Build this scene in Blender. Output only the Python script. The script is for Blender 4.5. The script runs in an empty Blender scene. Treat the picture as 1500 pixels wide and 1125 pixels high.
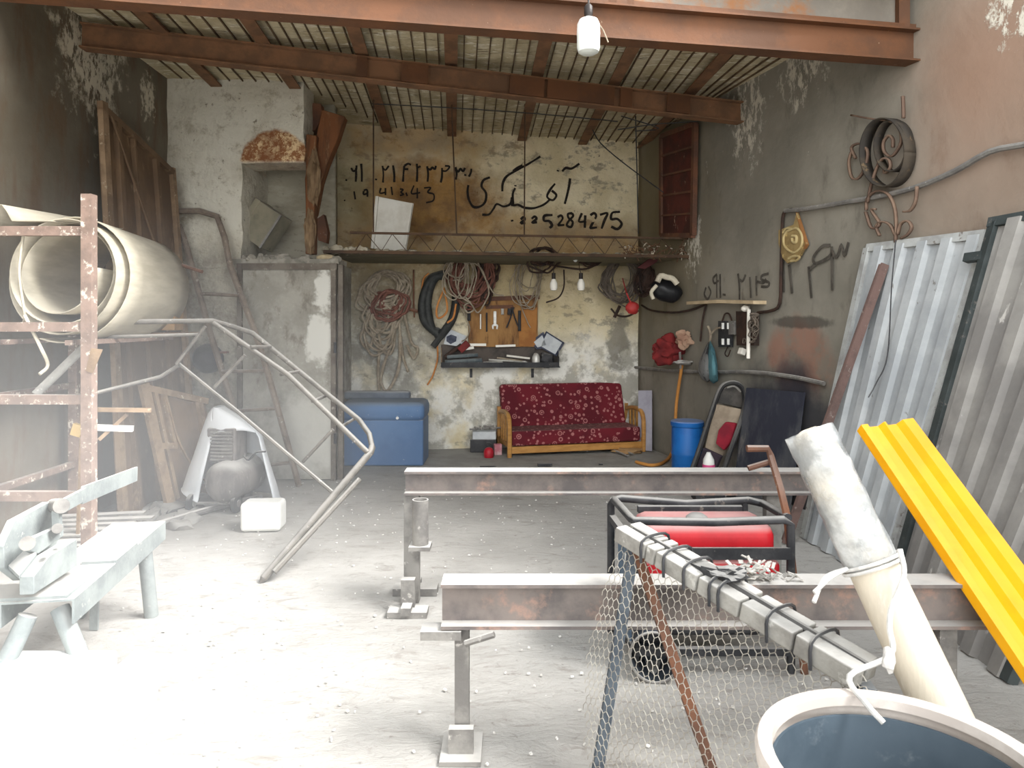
import bpy, bmesh, math, random
from mathutils import Vector, Matrix, noise as mnoise
RD = random.Random(11)
SC = bpy.context.scene
COL = SC.collection
V = Vector

# ------------------------------------------------------------------ camera, light, exposure
F = 1050.0; HY = 470.0; CH = 1.5                  # focal length and horizon in pixels of 1500x1125, eye height
cam_d = bpy.data.cameras.new('camera'); cam = bpy.data.objects.new('camera', cam_d); COL.objects.link(cam)
cam.location = (0, 0, CH); cam.rotation_euler = (math.pi/2, 0, 0)
cam_d.sensor_width = 36; cam_d.lens = F/1500*36; cam_d.shift_y = -(562.5-HY)/1500
cam_d.clip_start = .02
cam_d.dof.use_dof = True; cam_d.dof.focus_distance = 5.5; cam_d.dof.aperture_fstop = 8.0
SC.camera = cam

wd = bpy.data.worlds.new('overcast_sky'); SC.world = wd; wd.use_nodes = True
bg = wd.node_tree.nodes['Background']
bg.inputs['Color'].default_value = (.90, .955, 1.0, 1); bg.inputs['Strength'].default_value = 1.25

def sun(name, travel, strength, angle, color):
    l = bpy.data.lights.new(name, 'SUN'); l.energy = strength; l.angle = math.radians(angle); l.color = color
    o = bpy.data.objects.new(name, l); COL.objects.link(o)
    o.rotation_euler = V(travel).to_track_quat('-Z', 'Y').to_euler(); o.location = (0, -3, 8)
sun('sun_high', (-.95, .28, -1.0), 8.0, 34, (1.0, .985, .96))
sun('front_fill', (.06, 1.0, -.20), 2.0, 70, (1.0, .985, .95))  # broad frontal fill added to brighten the shop's inside, not a second sun

SC.view_settings.view_transform = 'Standard'; SC.view_settings.look = 'None'
SC.view_settings.gamma = 1; SC.view_settings.use_curve_mapping = False
SC.view_settings.exposure = .75

# ------------------------------------------------------------------ pixel -> place helpers
def P(px, py, d): return V(((px-750)*d/F, d, CH-(py-HY)*d/F))
def FL(px, py): return P(px, py, CH*F/(py-HY))
class Plane:
    def __init__(s, p, n): s.p = V(p); s.n = V(n).normalized(); s.u = V((s.n.y, -s.n.x, 0)).normalized()*-1
    def at(s, px, py, off=0):
        o = V((0, 0, CH)); d = V(((px-750)/F, 1, -(py-HY)/F)); p = s.p+s.n*off
        return o+d*((p-o).dot(s.n)/d.dot(s.n))
BYAW = math.radians(8.4)
CX, CY = 1.54, 8.75                                # back right corner of the room
BACK = Plane((CX, CY, 0), (math.sin(BYAW), -math.cos(BYAW), 0))
RIGHT = Plane((CX, CY, 0), (-1, -.26, 0))
LEFT = Plane((-3.27, 5, 0), (1, 0, 0))
BLOCK = Plane((0, 6.8, 0), (0, -1, 0))
def rx(y): return CX+.26*(CY-y)                    # right wall x at depth y
def by(x): return CY+(x-CX)*math.tan(BYAW)         # back wall y at x
def zc(x): return 3.645-.026*x                     # underside of the joists

# ------------------------------------------------------------------ materials
def lin(c):
    r = [(v/255/12.92 if v/255 <= .04045 else ((v/255+.055)/1.055)**2.4) for v in c]
    return (r[0], r[1], r[2], 1)
class NT:
    def __init__(s, name):
        s.m = bpy.data.materials.new(name); s.m.use_nodes = True
        s.t = s.m.node_tree; s.b = s.t.nodes['Principled BSDF']
        s.tc = s.t.nodes.new('ShaderNodeTexCoord'); s.co = s.tc.outputs['Object']
    def lk(s, a, b): s.t.links.new(a, b)
    def setin(s, sock, v):
        if hasattr(v, 'links'): s.lk(v, sock)
        elif isinstance(v, (tuple, list)) and sock.type == 'RGBA': sock.default_value = v if len(v) == 4 else (*v, 1)
        else: sock.default_value = v
    def mapped(s, scale=(1, 1, 1), rot=(0, 0, 0), src=None):
        n = s.t.nodes.new('ShaderNodeMapping'); s.lk(src or s.co, n.inputs[0])
        n.inputs['Scale'].default_value = scale; n.inputs['Rotation'].default_value = rot; return n.outputs[0]
    def noise(s, scale, detail=6, rough=.6, vec=None, dist=0):
        n = s.t.nodes.new('ShaderNodeTexNoise'); s.lk(vec or s.co, n.inputs['Vector'])
        n.inputs['Scale'].default_value = scale; n.inputs['Detail'].default_value = detail
        n.inputs['Roughness'].default_value = rough; n.inputs['Distortion'].default_value = dist; return n.outputs['Fac']
    def voro(s, scale, vec=None, feat='F1', out='Distance', rnd=1):
        n = s.t.nodes.new('ShaderNodeTexVoronoi'); n.feature = feat; s.lk(vec or s.co, n.inputs['Vector'])
        n.inputs['Scale'].default_value = scale; n.inputs['Randomness'].default_value = rnd; return n.outputs[out]
    def ramp(s, fac, lo, hi, a=0, b=1):
        n = s.t.nodes.new('ShaderNodeMapRange'); n.interpolation_type = 'SMOOTHSTEP'; s.lk(fac, n.inputs[0])
        n.inputs[1].default_value = lo; n.inputs[2].default_value = hi; n.inputs[3].default_value = a; n.inputs[4].default_value = b
        return n.outputs[0]
    def math(s, op, a, b=0):
        n = s.t.nodes.new('ShaderNodeMath'); n.operation = op; s.setin(n.inputs[0], a); s.setin(n.inputs[1], b); return n.outputs[0]
    def mix(s, fac, a, b):
        n = s.t.nodes.new('ShaderNodeMix'); n.data_type = 'RGBA'; s.setin(n.inputs[0], fac); s.setin(n.inputs[6], a); s.setin(n.inputs[7], b)
        return n.outputs[2]
    def blob(s, c, r, soft=.5, wob=.5, scale=3, stretch=(1, 1, 1)):
        """a stain: 1 inside radius r around the point c, with a ragged edge"""
        n = s.t.nodes.new('ShaderNodeVectorMath'); n.operation = 'DISTANCE'
        cs = V((c[0]*stretch[0], c[1]*stretch[1], c[2]*stretch[2]))
        s.lk(s.mapped(stretch), n.inputs[0]); n.inputs[1].default_value = cs
        d = s.math('ADD', n.outputs['Value'], s.math('MULTIPLY', s.math('SUBTRACT', s.noise(scale, 7, .65), .5), wob*r*2))
        return s.ramp(d, r*(1-soft*.5), r*(1+soft*.5), 1, 0)
    def sep(s, src=None):
        n = s.t.nodes.new('ShaderNodeSeparateXYZ'); s.lk(src or s.co, n.inputs[0]); return n.outputs
    def bump(s, h, strength=.3, dist=.02):
        n = s.t.nodes.new('ShaderNodeBump'); s.lk(h, n.inputs['Height']); n.inputs['Strength'].default_value = strength
        n.inputs['Distance'].default_value = dist; s.lk(n.outputs[0], s.b.inputs['Normal'])
    def up(s):
        g = s.t.nodes.new('ShaderNodeNewGeometry'); return s.sep(g.outputs['Normal'])[2]
    def done(s, col, rough=.85, metal=0, spec=.3):
        s.setin(s.b.inputs['Base Color'], col); s.setin(s.b.inputs['Roughness'], rough); s.b.inputs['Metallic'].default_value = metal
        s.b.inputs['Specular IOR Level'].default_value = spec; return s.m
def M(name, a, b=None, scale=5, lo=.4, hi=.62, spots=None, sscale=18, slo=.6, shi=.68, dust=0, rough=.85, metal=0, bump=.25, bs=30, stretch=(1, 1, 1), spec=.3):
    """a worn surface: two tones of the thing, specks of a third, dust lying on what faces up"""
    n = NT(name); A = lin(a); B = lin(b if b else a)
    vec = n.mapped(stretch)
    c = n.mix(n.ramp(n.noise(scale, 7, .65, vec), lo, hi), A, B)
    if spots: c = n.mix(n.ramp(n.noise(sscale, 8, .7, vec), slo, shi), c, lin(spots))
    if dust: c = n.mix(n.math('MULTIPLY', n.ramp(n.up(), .35, .9), n.ramp(n.noise(9, 5, .6), .25, .6, dust*.75, dust)), c, lin((196, 193, 188)))
    n.bump(n.noise(bs, 6, .6, vec), bump, .01)
    return n.done(c, rough, metal, spec)

# ------------------------------------------------------------------ mesh builder
ORG = {}
def smooth_path(pts, k=4, closed=False):
    pts = [V(p) for p in pts]; n = len(pts); out = []
    if n < 3: return pts
    rng = range(n if closed else n-1)
    for i in rng:
        p1, p2 = pts[i], pts[(i+1) % n]
        p0 = pts[i-1] if (closed or i > 0) else p1*2-p2
        p3 = pts[(i+2) % n] if (closed or i < n-2) else p2*2-p1
        for j in range(k):
            t = j/k
            out.append(.5*((2*p1)+(p2-p0)*t+(2*p0-5*p1+4*p2-p3)*t*t+(3*p1-p0-3*p2+p3)*t*t*t))
    if not closed: out.append(pts[-1])
    return out
class MB:
    def __init__(s): s.bm = bmesh.new()
    def quadgrid(s, rows, closed=False):
        vs = [[s.bm.verts.new(p) for p in r] for r in rows]
        for i in range(len(vs)-1):
            n = len(vs[i]); 
            for j in range(n if closed else n-1):
                s.bm.faces.new((vs[i][j], vs[i][(j+1) % n], vs[i+1][(j+1) % n], vs[i+1][j]))
        return vs
    def box(s, c, size, rz=0, ry=0, rx_=0, M3=None):
        m = M3 if M3 is not None else (Matrix.Rotation(rz, 3, 'Z') @ Matrix.Rotation(ry, 3, 'Y') @ Matrix.Rotation(rx_, 3, 'X'))
        h = V(size)/2; c = V(c)
        vs = [s.bm.verts.new(c+m @ V((x*h.x, y*h.y, z*h.z))) for x in (-1, 1) for y in (-1, 1) for z in (-1, 1)]
        for f in ((0, 1, 3, 2), (4, 6, 7, 5), (0, 4, 5, 1), (2, 3, 7, 6), (0, 2, 6, 4), (1, 5, 7, 3)): s.bm.faces.new([vs[i] for i in f])
        return s
    def hexa(s, p):
        vs = [s.bm.verts.new(V(q)) for q in p]               # 0-3 one face, 4-7 the opposite
        for f in ((3, 2, 1, 0), (4, 5, 6, 7), (0, 1, 5, 4), (1, 2, 6, 5), (2, 3, 7, 6), (3, 0, 4, 7)): s.bm.faces.new([vs[i] for i in f])
        return s
    def frame(s, p, q, up=(0, 0, 1)):
        d = (V(q)-V(p)).normalized(); up = V(up)
        if abs(d.dot(up.normalized())) > .98: up = V((0, 1, 0)) if abs(d.y) < .9 else V((1, 0, 0))
        sd = d.cross(up).normalized(); return d, sd, sd.cross(d).normalized()
    def bar(s, p, q, w, h=None, up=(0, 0, 1)):
        """square bar from p to q, w across and h along 'up'"""
        h = h or w; p = V(p); q = V(q); d, sd, u = s.frame(p, q, up)
        r = [(-w/2, -h/2), (w/2, -h/2), (w/2, h/2), (-w/2, h/2)]
        return s.hexa([p+sd*a+u*b for a, b in r]+[q+sd*a+u*b for a, b in r])
    def extr(s, p, q, prof, up=(0, 0, 1)):
        """outline (list of (across, up)) swept from p to q, closed ends"""
        p = V(p); q = V(q); d, sd, u = s.frame(p, q, up)
        A = [s.bm.verts.new(p+sd*a+u*b) for a, b in prof]; B = [s.bm.verts.new(q+sd*a+u*b) for a, b in prof]; n = len(prof)
        for i in range(n): s.bm.faces.new((A[i], A[(i+1) % n], B[(i+1) % n], B[i]))
        s.bm.faces.new(A[::-1]); s.bm.faces.new(B); return s
    def ibeam(s, p, q, w, h, tf=.012, tw=.01, up=(0, 0, 1)):
        a, b = w/2, h/2
        return s.extr(p, q, [(-a, -b), (a, -b), (a, -b+tf), (tw/2, -b+tf), (tw/2, b-tf), (a, b-tf), (a, b), (-a, b), (-a, b-tf), (-tw/2, b-tf), (-tw/2, -b+tf), (-a, -b+tf)], up)
    def tube(s, pts, r, n=8, closed=False, k=0, cap=True):
        if k: pts = smooth_path(pts, k, closed)
        pts = [V(p) for p in pts]; N = len(pts); rows = []; sd = None
        for i, p in enumerate(pts):
            a = pts[i-1] if (i > 0 or closed) else p; b = pts[(i+1) % N] if (i < N-1 or closed) else p
            d = (b-a); d = d.normalized() if d.length > 1e-9 else V((0, 0, 1))
            if sd is None: sd = d.cross(V((0, 0, 1)) if abs(d.z) < .9 else V((1, 0, 0))).normalized()
            else:
                sd = sd-d*sd.dot(d); sd = sd.normalized() if sd.length > 1e-6 else d.orthogonal().normalized()
            u = d.cross(sd); rr = r[i] if isinstance(r, (list, tuple)) else r
            rows.append([p+(sd*math.cos(t)+u*math.sin(t))*rr for t in [2*math.pi*j/n for j in range(n)]])
        if closed: rows.append(rows[0])
        vs = s.quadgrid(rows, True)
        if cap and not closed: s.bm.faces.new(vs[0][::-1]); s.bm.faces.new(vs[-1])
        return s
    def cyl(s, p, q, r, n=20, r2=None): return s.tube([p, q], [r, r if r2 is None else r2], n)
    def pipe(s, p, q, r, t=.004, n=20):
        """open hollow pipe"""
        p = V(p); q = V(q); d, sd, u = s.frame(p, q)
        C = [(sd*math.cos(2*math.pi*j/n)+u*math.sin(2*math.pi*j/n)) for j in range(n)]
        s.quadgrid([[p+c*r for c in C], [q+c*r for c in C], [q+c*(r-t) for c in C], [p+c*(r-t) for c in C], [p+c*r for c in C]], True); return s
    def lathe(s, prof, o, ax=(0, 0, 1), n=28):
        o = V(o); ax = V(ax).normalized(); sd = ax.orthogonal().normalized(); u = ax.cross(sd)
        rows = [[o+ax*z+(sd*math.cos(2*math.pi*j/n)+u*math.sin(2*math.pi*j/n))*max(r, 1e-4) for j in range(n)] for r, z in prof]
        vs = s.quadgrid(rows, True); s.bm.faces.new(vs[0][::-1]); s.bm.faces.new(vs[-1]); return s
    def lump(s, c, r, seed=0, amp=.25, fr=2.0, sub=3, rot=None):
        t = bmesh.new(); bmesh.ops.create_icosphere(t, subdivisions=sub, radius=1); c = V(c); r = V(r); mp = {}
        for v in t.verts:
            k = 1+amp*mnoise.noise(v.co*fr+V((seed*7.3, seed*3.1, seed*1.7)))*2
            q = V((v.co.x*r.x, v.co.y*r.y, v.co.z*r.z))*k
            mp[v] = s.bm.verts.new(c+(rot @ q if rot else q))
        for f in t.faces: s.bm.faces.new([mp[v] for v in f.verts])
        t.free(); return s
    def poly(s, pts, th):
        """flat outline pulled out along the vector th"""
        th = V(th); A = [s.bm.verts.new(V(p)) for p in pts]; B = [s.bm.verts.new(V(p)+th) for p in pts]; n = len(A)
        s.bm.faces.new(A[::-1]); s.bm.faces.new(B)
        for i in range(n): s.bm.faces.new((A[i], A[(i+1) % n], B[(i+1) % n], B[i]))
        return s
    def build(s, name, mat, parent=None, smooth=False, bevel=0, solid=0, sub=0, soff=0):
        bmesh.ops.recalc_face_normals(s.bm, faces=s.bm.faces)
        o0 = ORG.get(parent.name, V((0, 0, 0))) if parent else V((0, 0, 0))
        if parent is None and len(s.bm.verts):
            pass
        for v in s.bm.verts: v.co -= o0
        me = bpy.data.meshes.new(name); s.bm.to_mesh(me); s.bm.free()
        o = bpy.data.objects.new(name, me); COL.objects.link(o); me.materials.append(mat)
        ORG[o.name] = o0
        if parent: o.parent = parent
        if smooth:
            for p in me.polygons: p.use_smooth = True
            me.set_sharp_from_angle(angle=math.radians(42))
        if solid:
            m = o.modifiers.new('thickness', 'SOLIDIFY'); m.thickness = solid; m.offset = soff
        if sub:
            m = o.modifiers.new('rounding', 'SUBSURF'); m.levels = m.render_levels = sub
        if bevel:
            m = o.modifiers.new('edges', 'BEVEL'); m.width = bevel; m.segments = 2; m.limit_method = 'ANGLE'; m.angle_limit = math.radians(40)
            if not smooth:
                for p in me.polygons: p.use_smooth = True
                w = o.modifiers.new('shade', 'WEIGHTED_NORMAL'); w.keep_sharp = True
        return o
def tag(o, label, cat, group=None, kind=None):
    o['label'] = label; o['category'] = cat
    if group: o['group'] = group
    if kind: o['kind'] = kind
    return o
def thing(name, label, cat, loc=(0, 0, 0), group=None):
    o = bpy.data.objects.new(name, None); COL.objects.link(o); o.location = loc; o.empty_display_size = .1
    ORG[o.name] = V(loc); return tag(o, label, cat, group)
def single(o):
    """move a one-mesh thing's origin to the middle of its base"""
    me = o.data; n = len(me.vertices)
    lo = [min(v.co[i] for v in me.vertices) for i in range(3)]; hi = [max(v.co[i] for v in me.vertices) for i in range(3)]
    c = V(((lo[0]+hi[0])/2, (lo[1]+hi[1])/2, lo[2]))
    for v in me.vertices: v.co -= c
    o.location = c; ORG[o.name] = c; return o
def struct(o): o['kind'] = 'structure'; return o

# ------------------------------------------------------------------ material palette
RUST = M('rusty_brown_steel', (116, 78, 58), (92, 66, 54), 4, spots=(160, 140, 122), sscale=26, slo=.62, shi=.7, dust=.3, rough=.75)
PRIMER = M('red_brown_primer', (104, 68, 44), (88, 60, 42), 3, spots=(186, 165, 140), sscale=34, slo=.68, shi=.72, dust=.2, rough=.65)
DARKJ = M('dark_brown_joist', (134, 98, 72), (112, 84, 64), 5, spots=(180, 170, 150), sscale=22, slo=.68, shi=.74, rough=.8)
DARK = M('dark_bare_steel', (64, 64, 66), (44, 45, 48), 6, spots=(110, 104, 98), sscale=20, dust=.55, rough=.6, metal=.2)
GREYM = M('dusty_grey_steel', (132, 129, 124), (104, 101, 98), 6, spots=(170, 166, 160), sscale=22, dust=.8, rough=.75)
BENCH = M('pale_painted_steel', (146, 152, 150), (122, 128, 128), 5, spots=(170, 172, 168), sscale=20, dust=.95, rough=.7)
BURNT = M('scorched_steel', (122, 113, 108), (90, 85, 84), 3, .38, .62, spots=(158, 128, 114), sscale=5, slo=.53, shi=.7, dust=.85, rough=.75)
OLDIRON = M('old_brown_iron', (84, 64, 48), (64, 50, 40), 6, spots=(150, 140, 120), sscale=24, slo=.66, shi=.72, dust=.3)
WHITE = M('white_plastic', (226, 226, 222), (206, 206, 202), 4, dust=.4, rough=.5, bump=.05)
BLACK = M('black_rubber', (36, 36, 38), (52, 51, 50), 5, dust=.5, rough=.6)
# ------------------------------------------------------------------ the setting
def wall_mats():
    # back wall: lime plaster, smoke-browned above the shelf, flaking grey below
    n = NT('flaking_white_plaster')
    a = n.mix(n.ramp(n.noise(1.6, 8, .65), .38, .64), lin((232, 220, 188)), lin((208, 194, 158)))
    a = n.mix(n.ramp(n.noise(5, 8, .7, n.mapped((1, 1, 1.6))), .53, .64), a, lin((164, 154, 132)))
    a = n.mix(n.ramp(n.noise(14, 8, .75), .62, .70), a, lin((104, 96, 82)))
    z = n.sep()[2]
    lowm = n.ramp(z, 1.0, 1.55, 1, 0)
    g = n.mix(n.ramp(n.noise(2.6, 8, .7), .44, .56), lin((176, 173, 162)), lin((236, 234, 226)))
    a = n.mix(n.math('MULTIPLY', lowm, n.ramp(n.noise(1.4, 6, .6), .34, .52)), a, g)
    a = n.mix(n.math('MULTIPLY', n.blob((-1.45, 8.3, 1.5), .75, .9, .5, 3), .75), a, n.mix(n.ramp(n.noise(6, 8, .7), .46, .6), lin((112, 109, 102)), lin((160, 158, 150))))
    brown = n.mix(n.ramp(n.noise(3, 7, .65), .35, .65), lin((160, 118, 58)), lin((108, 74, 38)))
    st = n.math('MAXIMUM', n.blob(BACK.at(640, 300), .62, 1.2, .9, 2.2, (.75, .75, 1.1)), n.math('MULTIPLY', n.blob(BACK.at(600, 205), .5, 1.4, .9, 3, (.5, .5, 2)), .7))
    st = n.math('MAXIMUM', st, n.math('MULTIPLY', n.blob(BACK.at(750, 352), 1.5, 1.2, .5, 3, (.5, .5, 5)), .75))
    a = n.mix(n.math('MULTIPLY', st, .92), a, brown)
    a = n.mix(n.math('MULTIPLY', n.blob(BACK.at(715, 410), .9, 1.4, .6, 2, (.5, .5, 2.4)), .4), a, lin((150, 122, 70)))
    a = n.mix(n.math('MULTIPLY', n.blob(BACK.at(505, 280), .35, 1.2, .9, 2.5), .6), a, lin((128, 116, 82)))
    a = n.mix(n.math('MULTIPLY', n.blob(BACK.at(905, 500), .22, .6, 1.4, 7, (1.6, 1.6, .7)), .8), a, lin((124, 120, 110)))
    n.bump(n.math('ADD', n.noise(4, 8, .65), n.noise(26, 6, .6)), .55, .03)
    back = n.done(a, .95)
    # right wall: grey cement render
    n = NT('grey_cement_render')
    a = n.mix(n.ramp(n.noise(1.2, 7, .6), .36, .66), lin((126, 122, 112)), lin((146, 141, 130)))
    a = n.mix(n.ramp(n.noise(5, 8, .65, n.mapped((1, 1, .45))), .54, .72), a, lin((112, 107, 98)))
    # white lime splashes around the beam ends and drips
    w = n.math('MAXIMUM', n.blob(RIGHT.at(1180, 92), .30, .5, 1.6, 7), n.blob(RIGHT.at(1092, 165), .26, .5, 1.5, 6, (1, 1, .55)))
    w = n.math('MAXIMUM', w, n.blob(RIGHT.at(1015, 350), .20, .5, 1.4, 8, (1.3, 1.3, .55)))
    w = n.math('MAXIMUM', w, n.blob(RIGHT.at(1480, 30), .12, .5, 2.2, 7))
    w = n.math('MAXIMUM', w, n.ramp(n.noise(6.5, 9, .7, n.mapped((1, 1, .3))), .705, .73))
    w = n.math('MULTIPLY', w, n.ramp(n.noise(13, 9, .75, n.mapped((1, 1, .5))), .47, .54))
    a = n.mix(n.math('MULTIPLY', n.blob(RIGHT.at(1480, 190), .75, 1.4, .5, 2), .55), a, lin((146, 118, 100)))
    a = n.mix(n.math('MULTIPLY', n.blob(RIGHT.at(1440, 60), .5, 1.4, .5, 2), .45), a, lin((150, 112, 90)))
    a = n.mix(n.math('MULTIPLY', n.blob(RIGHT.at(975, 300), .8, 1.4, .5, 2, (1, 1, .6)), .7), a, lin((124, 110, 76)))
    rd = n.blob(RIGHT.at(1170, 525), .40, .5, .35, 4, (1, 1, 1.25))
    a = n.mix(n.math('MULTIPLY', rd, .85), a, n.mix(n.ramp(n.noise(5, 7, .6), .4, .62), lin((150, 112, 96)), lin((132, 120, 108))))
    a = n.mix(n.math('MULTIPLY', n.blob(RIGHT.at(1172, 472), .36, .5, .5, 9, (1, 1, 7)), .7), a, lin((66, 62, 58)))
    a = n.mix(n.math('MULTIPLY', n.blob(RIGHT.at(1165, 560), .2, .9, .5, 5, (1, 1, 1.2)), .65), a, lin((64, 62, 64)))
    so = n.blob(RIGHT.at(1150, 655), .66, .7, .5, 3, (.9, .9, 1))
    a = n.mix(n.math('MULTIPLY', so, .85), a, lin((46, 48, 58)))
    a = n.mix(w, a, lin((206, 200, 186)))
    n.bump(n.math('ADD', n.noise(3, 6, .6), n.math('MULTIPLY', w, .5)), .4, .03)
    right = n.done(a, .93)
    # left wall: dark cement, brown below
    n = NT('dark_cement_render')
    a = n.mix(n.ramp(n.noise(1.3, 7, .6), .36, .66), lin((104, 96, 82)), lin((120, 112, 98)))
    a = n.mix(n.math('MULTIPLY', n.ramp(n.noise(4, 8, .65, n.mapped((1, 1.4, .4))), .46, .66), .6), a, lin((104, 82, 62)))
    w = n.math('MAXIMUM', n.blob(LEFT.at(140, 62), .40, .5, 1.5, 5, (1, 1, .6)), n.blob(LEFT.at(217, 140), .13, .5, 1.6, 8, (1, 1.4, .5)))
    w = n.math('MULTIPLY', w, n.ramp(n.noise(13, 9, .75, n.mapped((1, 1, .5))), .44, .52)); w = n.math('MAXIMUM', w, n.ramp(n.noise(9, 9, .7), .73, .75))
    a = n.mix(w, a, lin((204, 196, 176)))
    n.bump(n.math('ADD', n.noise(3, 6, .6), n.math('MULTIPLY', w, .6)), .4, .03)
    left = n.done(a, .93)
    # alcove block: thick white lime above, worn grey below, bare brick arch
    n = NT('thick_lime_plaster')
    a = n.mix(n.ramp(n.noise(2, 7, .6), .36, .62), lin((214, 210, 196)), lin((196, 190, 174)))
    a = n.mix(n.ramp(n.noise(5, 9, .75), .5, .66), a, lin((168, 160, 142)))
    a = n.mix(n.ramp(n.noise(12, 9, .78), .6, .66), a, lin((122, 112, 96)))
    z = n.sep()[2]
    zz = n.math('ADD', z, n.math('MULTIPLY', n.noise(3, 6, .6), .5))
    g = n.mix(n.ramp(n.noise(3.5, 8, .7), .4, .62), lin((136, 130, 118)), lin((176, 170, 156)))
    a = n.mix(n.ramp(zz, 2.15, 2.55, 1, 0), a, g)
    x = n.sep()[0]
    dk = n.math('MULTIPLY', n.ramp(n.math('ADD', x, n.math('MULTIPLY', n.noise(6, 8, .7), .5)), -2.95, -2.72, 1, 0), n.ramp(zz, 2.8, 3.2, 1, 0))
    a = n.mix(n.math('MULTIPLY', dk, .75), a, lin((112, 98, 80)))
    # bare brick arch, in the plane of the front: width and round top
    ar = n.blob((-2.24, 6.8, 2.98), .33, .12, .16, 8, (1.0, 0, 1))
    ar = n.math('MULTIPLY', ar, n.ramp(z, 2.98, 3.03))
    n2 = n.mix(n.ramp(n.noise(22, 8, .8), .46, .56), lin((146, 98, 64)), lin((222, 194, 152)))
    n2 = n.mix(n.math('MULTIPLY', n.ramp(n.noise(5, 6, .6), .42, .6), .7), n2, lin((130, 84, 56)))
    a = n.mix(ar, a, n2)
    n.bump(n.math('ADD', n.noise(4, 8, .6), n.noise(22, 6, .6)), .6, .04)
    alc = n.done(a, .95)
    # ceiling plaster between the laths
    n = NT('lime_ceiling')
    v = n.mapped((1, .45, 1))
    a = n.mix(n.ramp(n.noise(3.5, 8, .65, v), .36, .6), lin((180, 166, 132)), lin((208, 196, 164)))
    a = n.mix(n.ramp(n.noise(7, 9, .7, n.mapped((.6, 2.2, 1)), 1.2), .54, .62), a, lin((236, 230, 212)))
    a = n.mix(n.ramp(n.noise(9, 8, .7, n.mapped((.5, 2, 1))), .56, .68), a, lin((118, 104, 82)))
    n.bump(n.noise(6, 8, .65, n.mapped((.5, 2.2, 1)), 1), .7, .04)
    ceil = n.done(a, .95)
    # floor: grey cement under pale dust
    n = NT('dusty_cement_floor')
    a = n.mix(n.ramp(n.noise(.9, 8, .65), .36, .64), lin((166, 163, 158)), lin((182, 179, 174)))
    a = n.mix(n.ramp(n.noise(4.5, 9, .72, n.mapped((1, 2.2, 1), (0, 0, .5)), 1.2), .52, .68), a, lin((152, 147, 141)))
    a = n.mix(n.ramp(n.noise(26, 8, .75), .58, .7), a, lin((138, 132, 126)))
    a = n.mix(n.ramp(n.voro(11), .0, .045, 1, 0), a, lin((228, 226, 222)))
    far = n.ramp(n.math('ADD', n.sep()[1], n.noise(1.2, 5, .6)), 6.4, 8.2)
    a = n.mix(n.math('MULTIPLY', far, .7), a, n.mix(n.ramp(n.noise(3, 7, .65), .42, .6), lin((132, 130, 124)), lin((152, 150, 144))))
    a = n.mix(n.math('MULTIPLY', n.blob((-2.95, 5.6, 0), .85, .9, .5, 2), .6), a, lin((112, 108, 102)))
    n.bump(n.math('ADD', n.noise(5, 9, .7, n.mapped((1, 2.2, 1), (0, 0, .5)), 1.2), n.math('MULTIPLY', n.noise(45, 6, .6), .35)), .6, .03)
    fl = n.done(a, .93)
    return back, right, left, alc, ceil, fl
M_BACK, M_RIGHT, M_LEFT, M_ALC, M_CEIL, M_FLOOR = wall_mats()

def wallgrid(mb, p, q, z0, z1, nu, nz, amp=.012, seed=0, nrm=(0, -1, 0)):
    p = V(p); q = V(q); rows = []
    for k in range(nz+1):
        r = []
        for i in range(nu+1):
            c = p.lerp(q, i/nu); c.z = z0+(z1-z0)*k/nz
            r.append(c+V(nrm)*(mnoise.noise(c*1.9+V((seed, 0, 0)))*amp+mnoise.noise(c*6)*amp*.35))
        rows.append(r)
    mb.quadgrid(rows)
# floor
mb = MB(); rows = []
for j in range(-64, 37):
    r = []
    for i in range(-40, 41):
        x, y = i*.25, j*.25
        r.append((x, y, -abs(mnoise.noise(V((x*1.7, y*1.7, 0))))*.008))
    rows.append(r)
mb.quadgrid(rows); struct(mb.build('floor', M_FLOOR, smooth=True))
# back wall
mb = MB(); wallgrid(mb, (-3.4, by(-3.4), 0), (CX+.02, CY, 0), -.05, 4.0, 60, 50, .02, 2)
wall_back = struct(mb.build('wall_back', M_BACK, smooth=True))
# right wall runs on outside the opening
mb = MB(); wallgrid(mb, (CX, CY, 0), (rx(-1.5), -1.5, 0), -.05, 4.15, 80, 40, .012, 5, (-1, -.26, 0))
wall_right = struct(mb.build('wall_right', M_RIGHT, smooth=True, solid=.22, soff=1))
mb = MB(); wallgrid(mb, (-3.27, -1.5, 0), (-3.27, 8.2, 0), -.05, 4.15, 60, 40, .012, 9, (1, 0, 0))
wall_left = struct(mb.build('wall_left', M_LEFT, smooth=True))
# the alcove block that stands forward at the left of the back wall
mb = MB()
def blk(x0, x1, y0, y1, z0, z1):
    nx = max(2, int((x1-x0)/.08)); nz = max(2, int((z1-z0)/.08)); k = len(mb.bm.verts)
    def pt(i, j):
        x = x0+(x1-x0)*i/nx; z = z0+(z1-z0)*j/nz
        ex = mnoise.noise(V((x*5, 3, z*5)))*.025 if i in (0, nx) or j in (0, nz) else 0
        return V((x+ex, y0-abs(mnoise.noise(V((x*3, 7, z*3))))*.02, z+ex))
    fr = [[pt(i, j) for i in range(nx+1)] for j in range(nz+1)]
    g = mb.quadgrid(fr)
    ring = [g[0][i] for i in range(nx+1)]+[g[j][nx] for j in range(1, nz+1)]+[g[nz][i] for i in range(nx-1, -1, -1)]+[g[j][0] for j in range(nz-1, 0, -1)]
    bk = [mb.bm.verts.new((v.co.x, y1, v.co.z)) for v in ring]
    for i in range(len(ring)): mb.bm.faces.new((ring[i], ring[(i+1) % len(ring)], bk[(i+1) % len(ring)], bk[i]))
    mb.bm.faces.new(bk)
blk(-3.28, -1.66, 6.82, 6.94, -.05, 2.06)           # partition that carries the door
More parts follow.
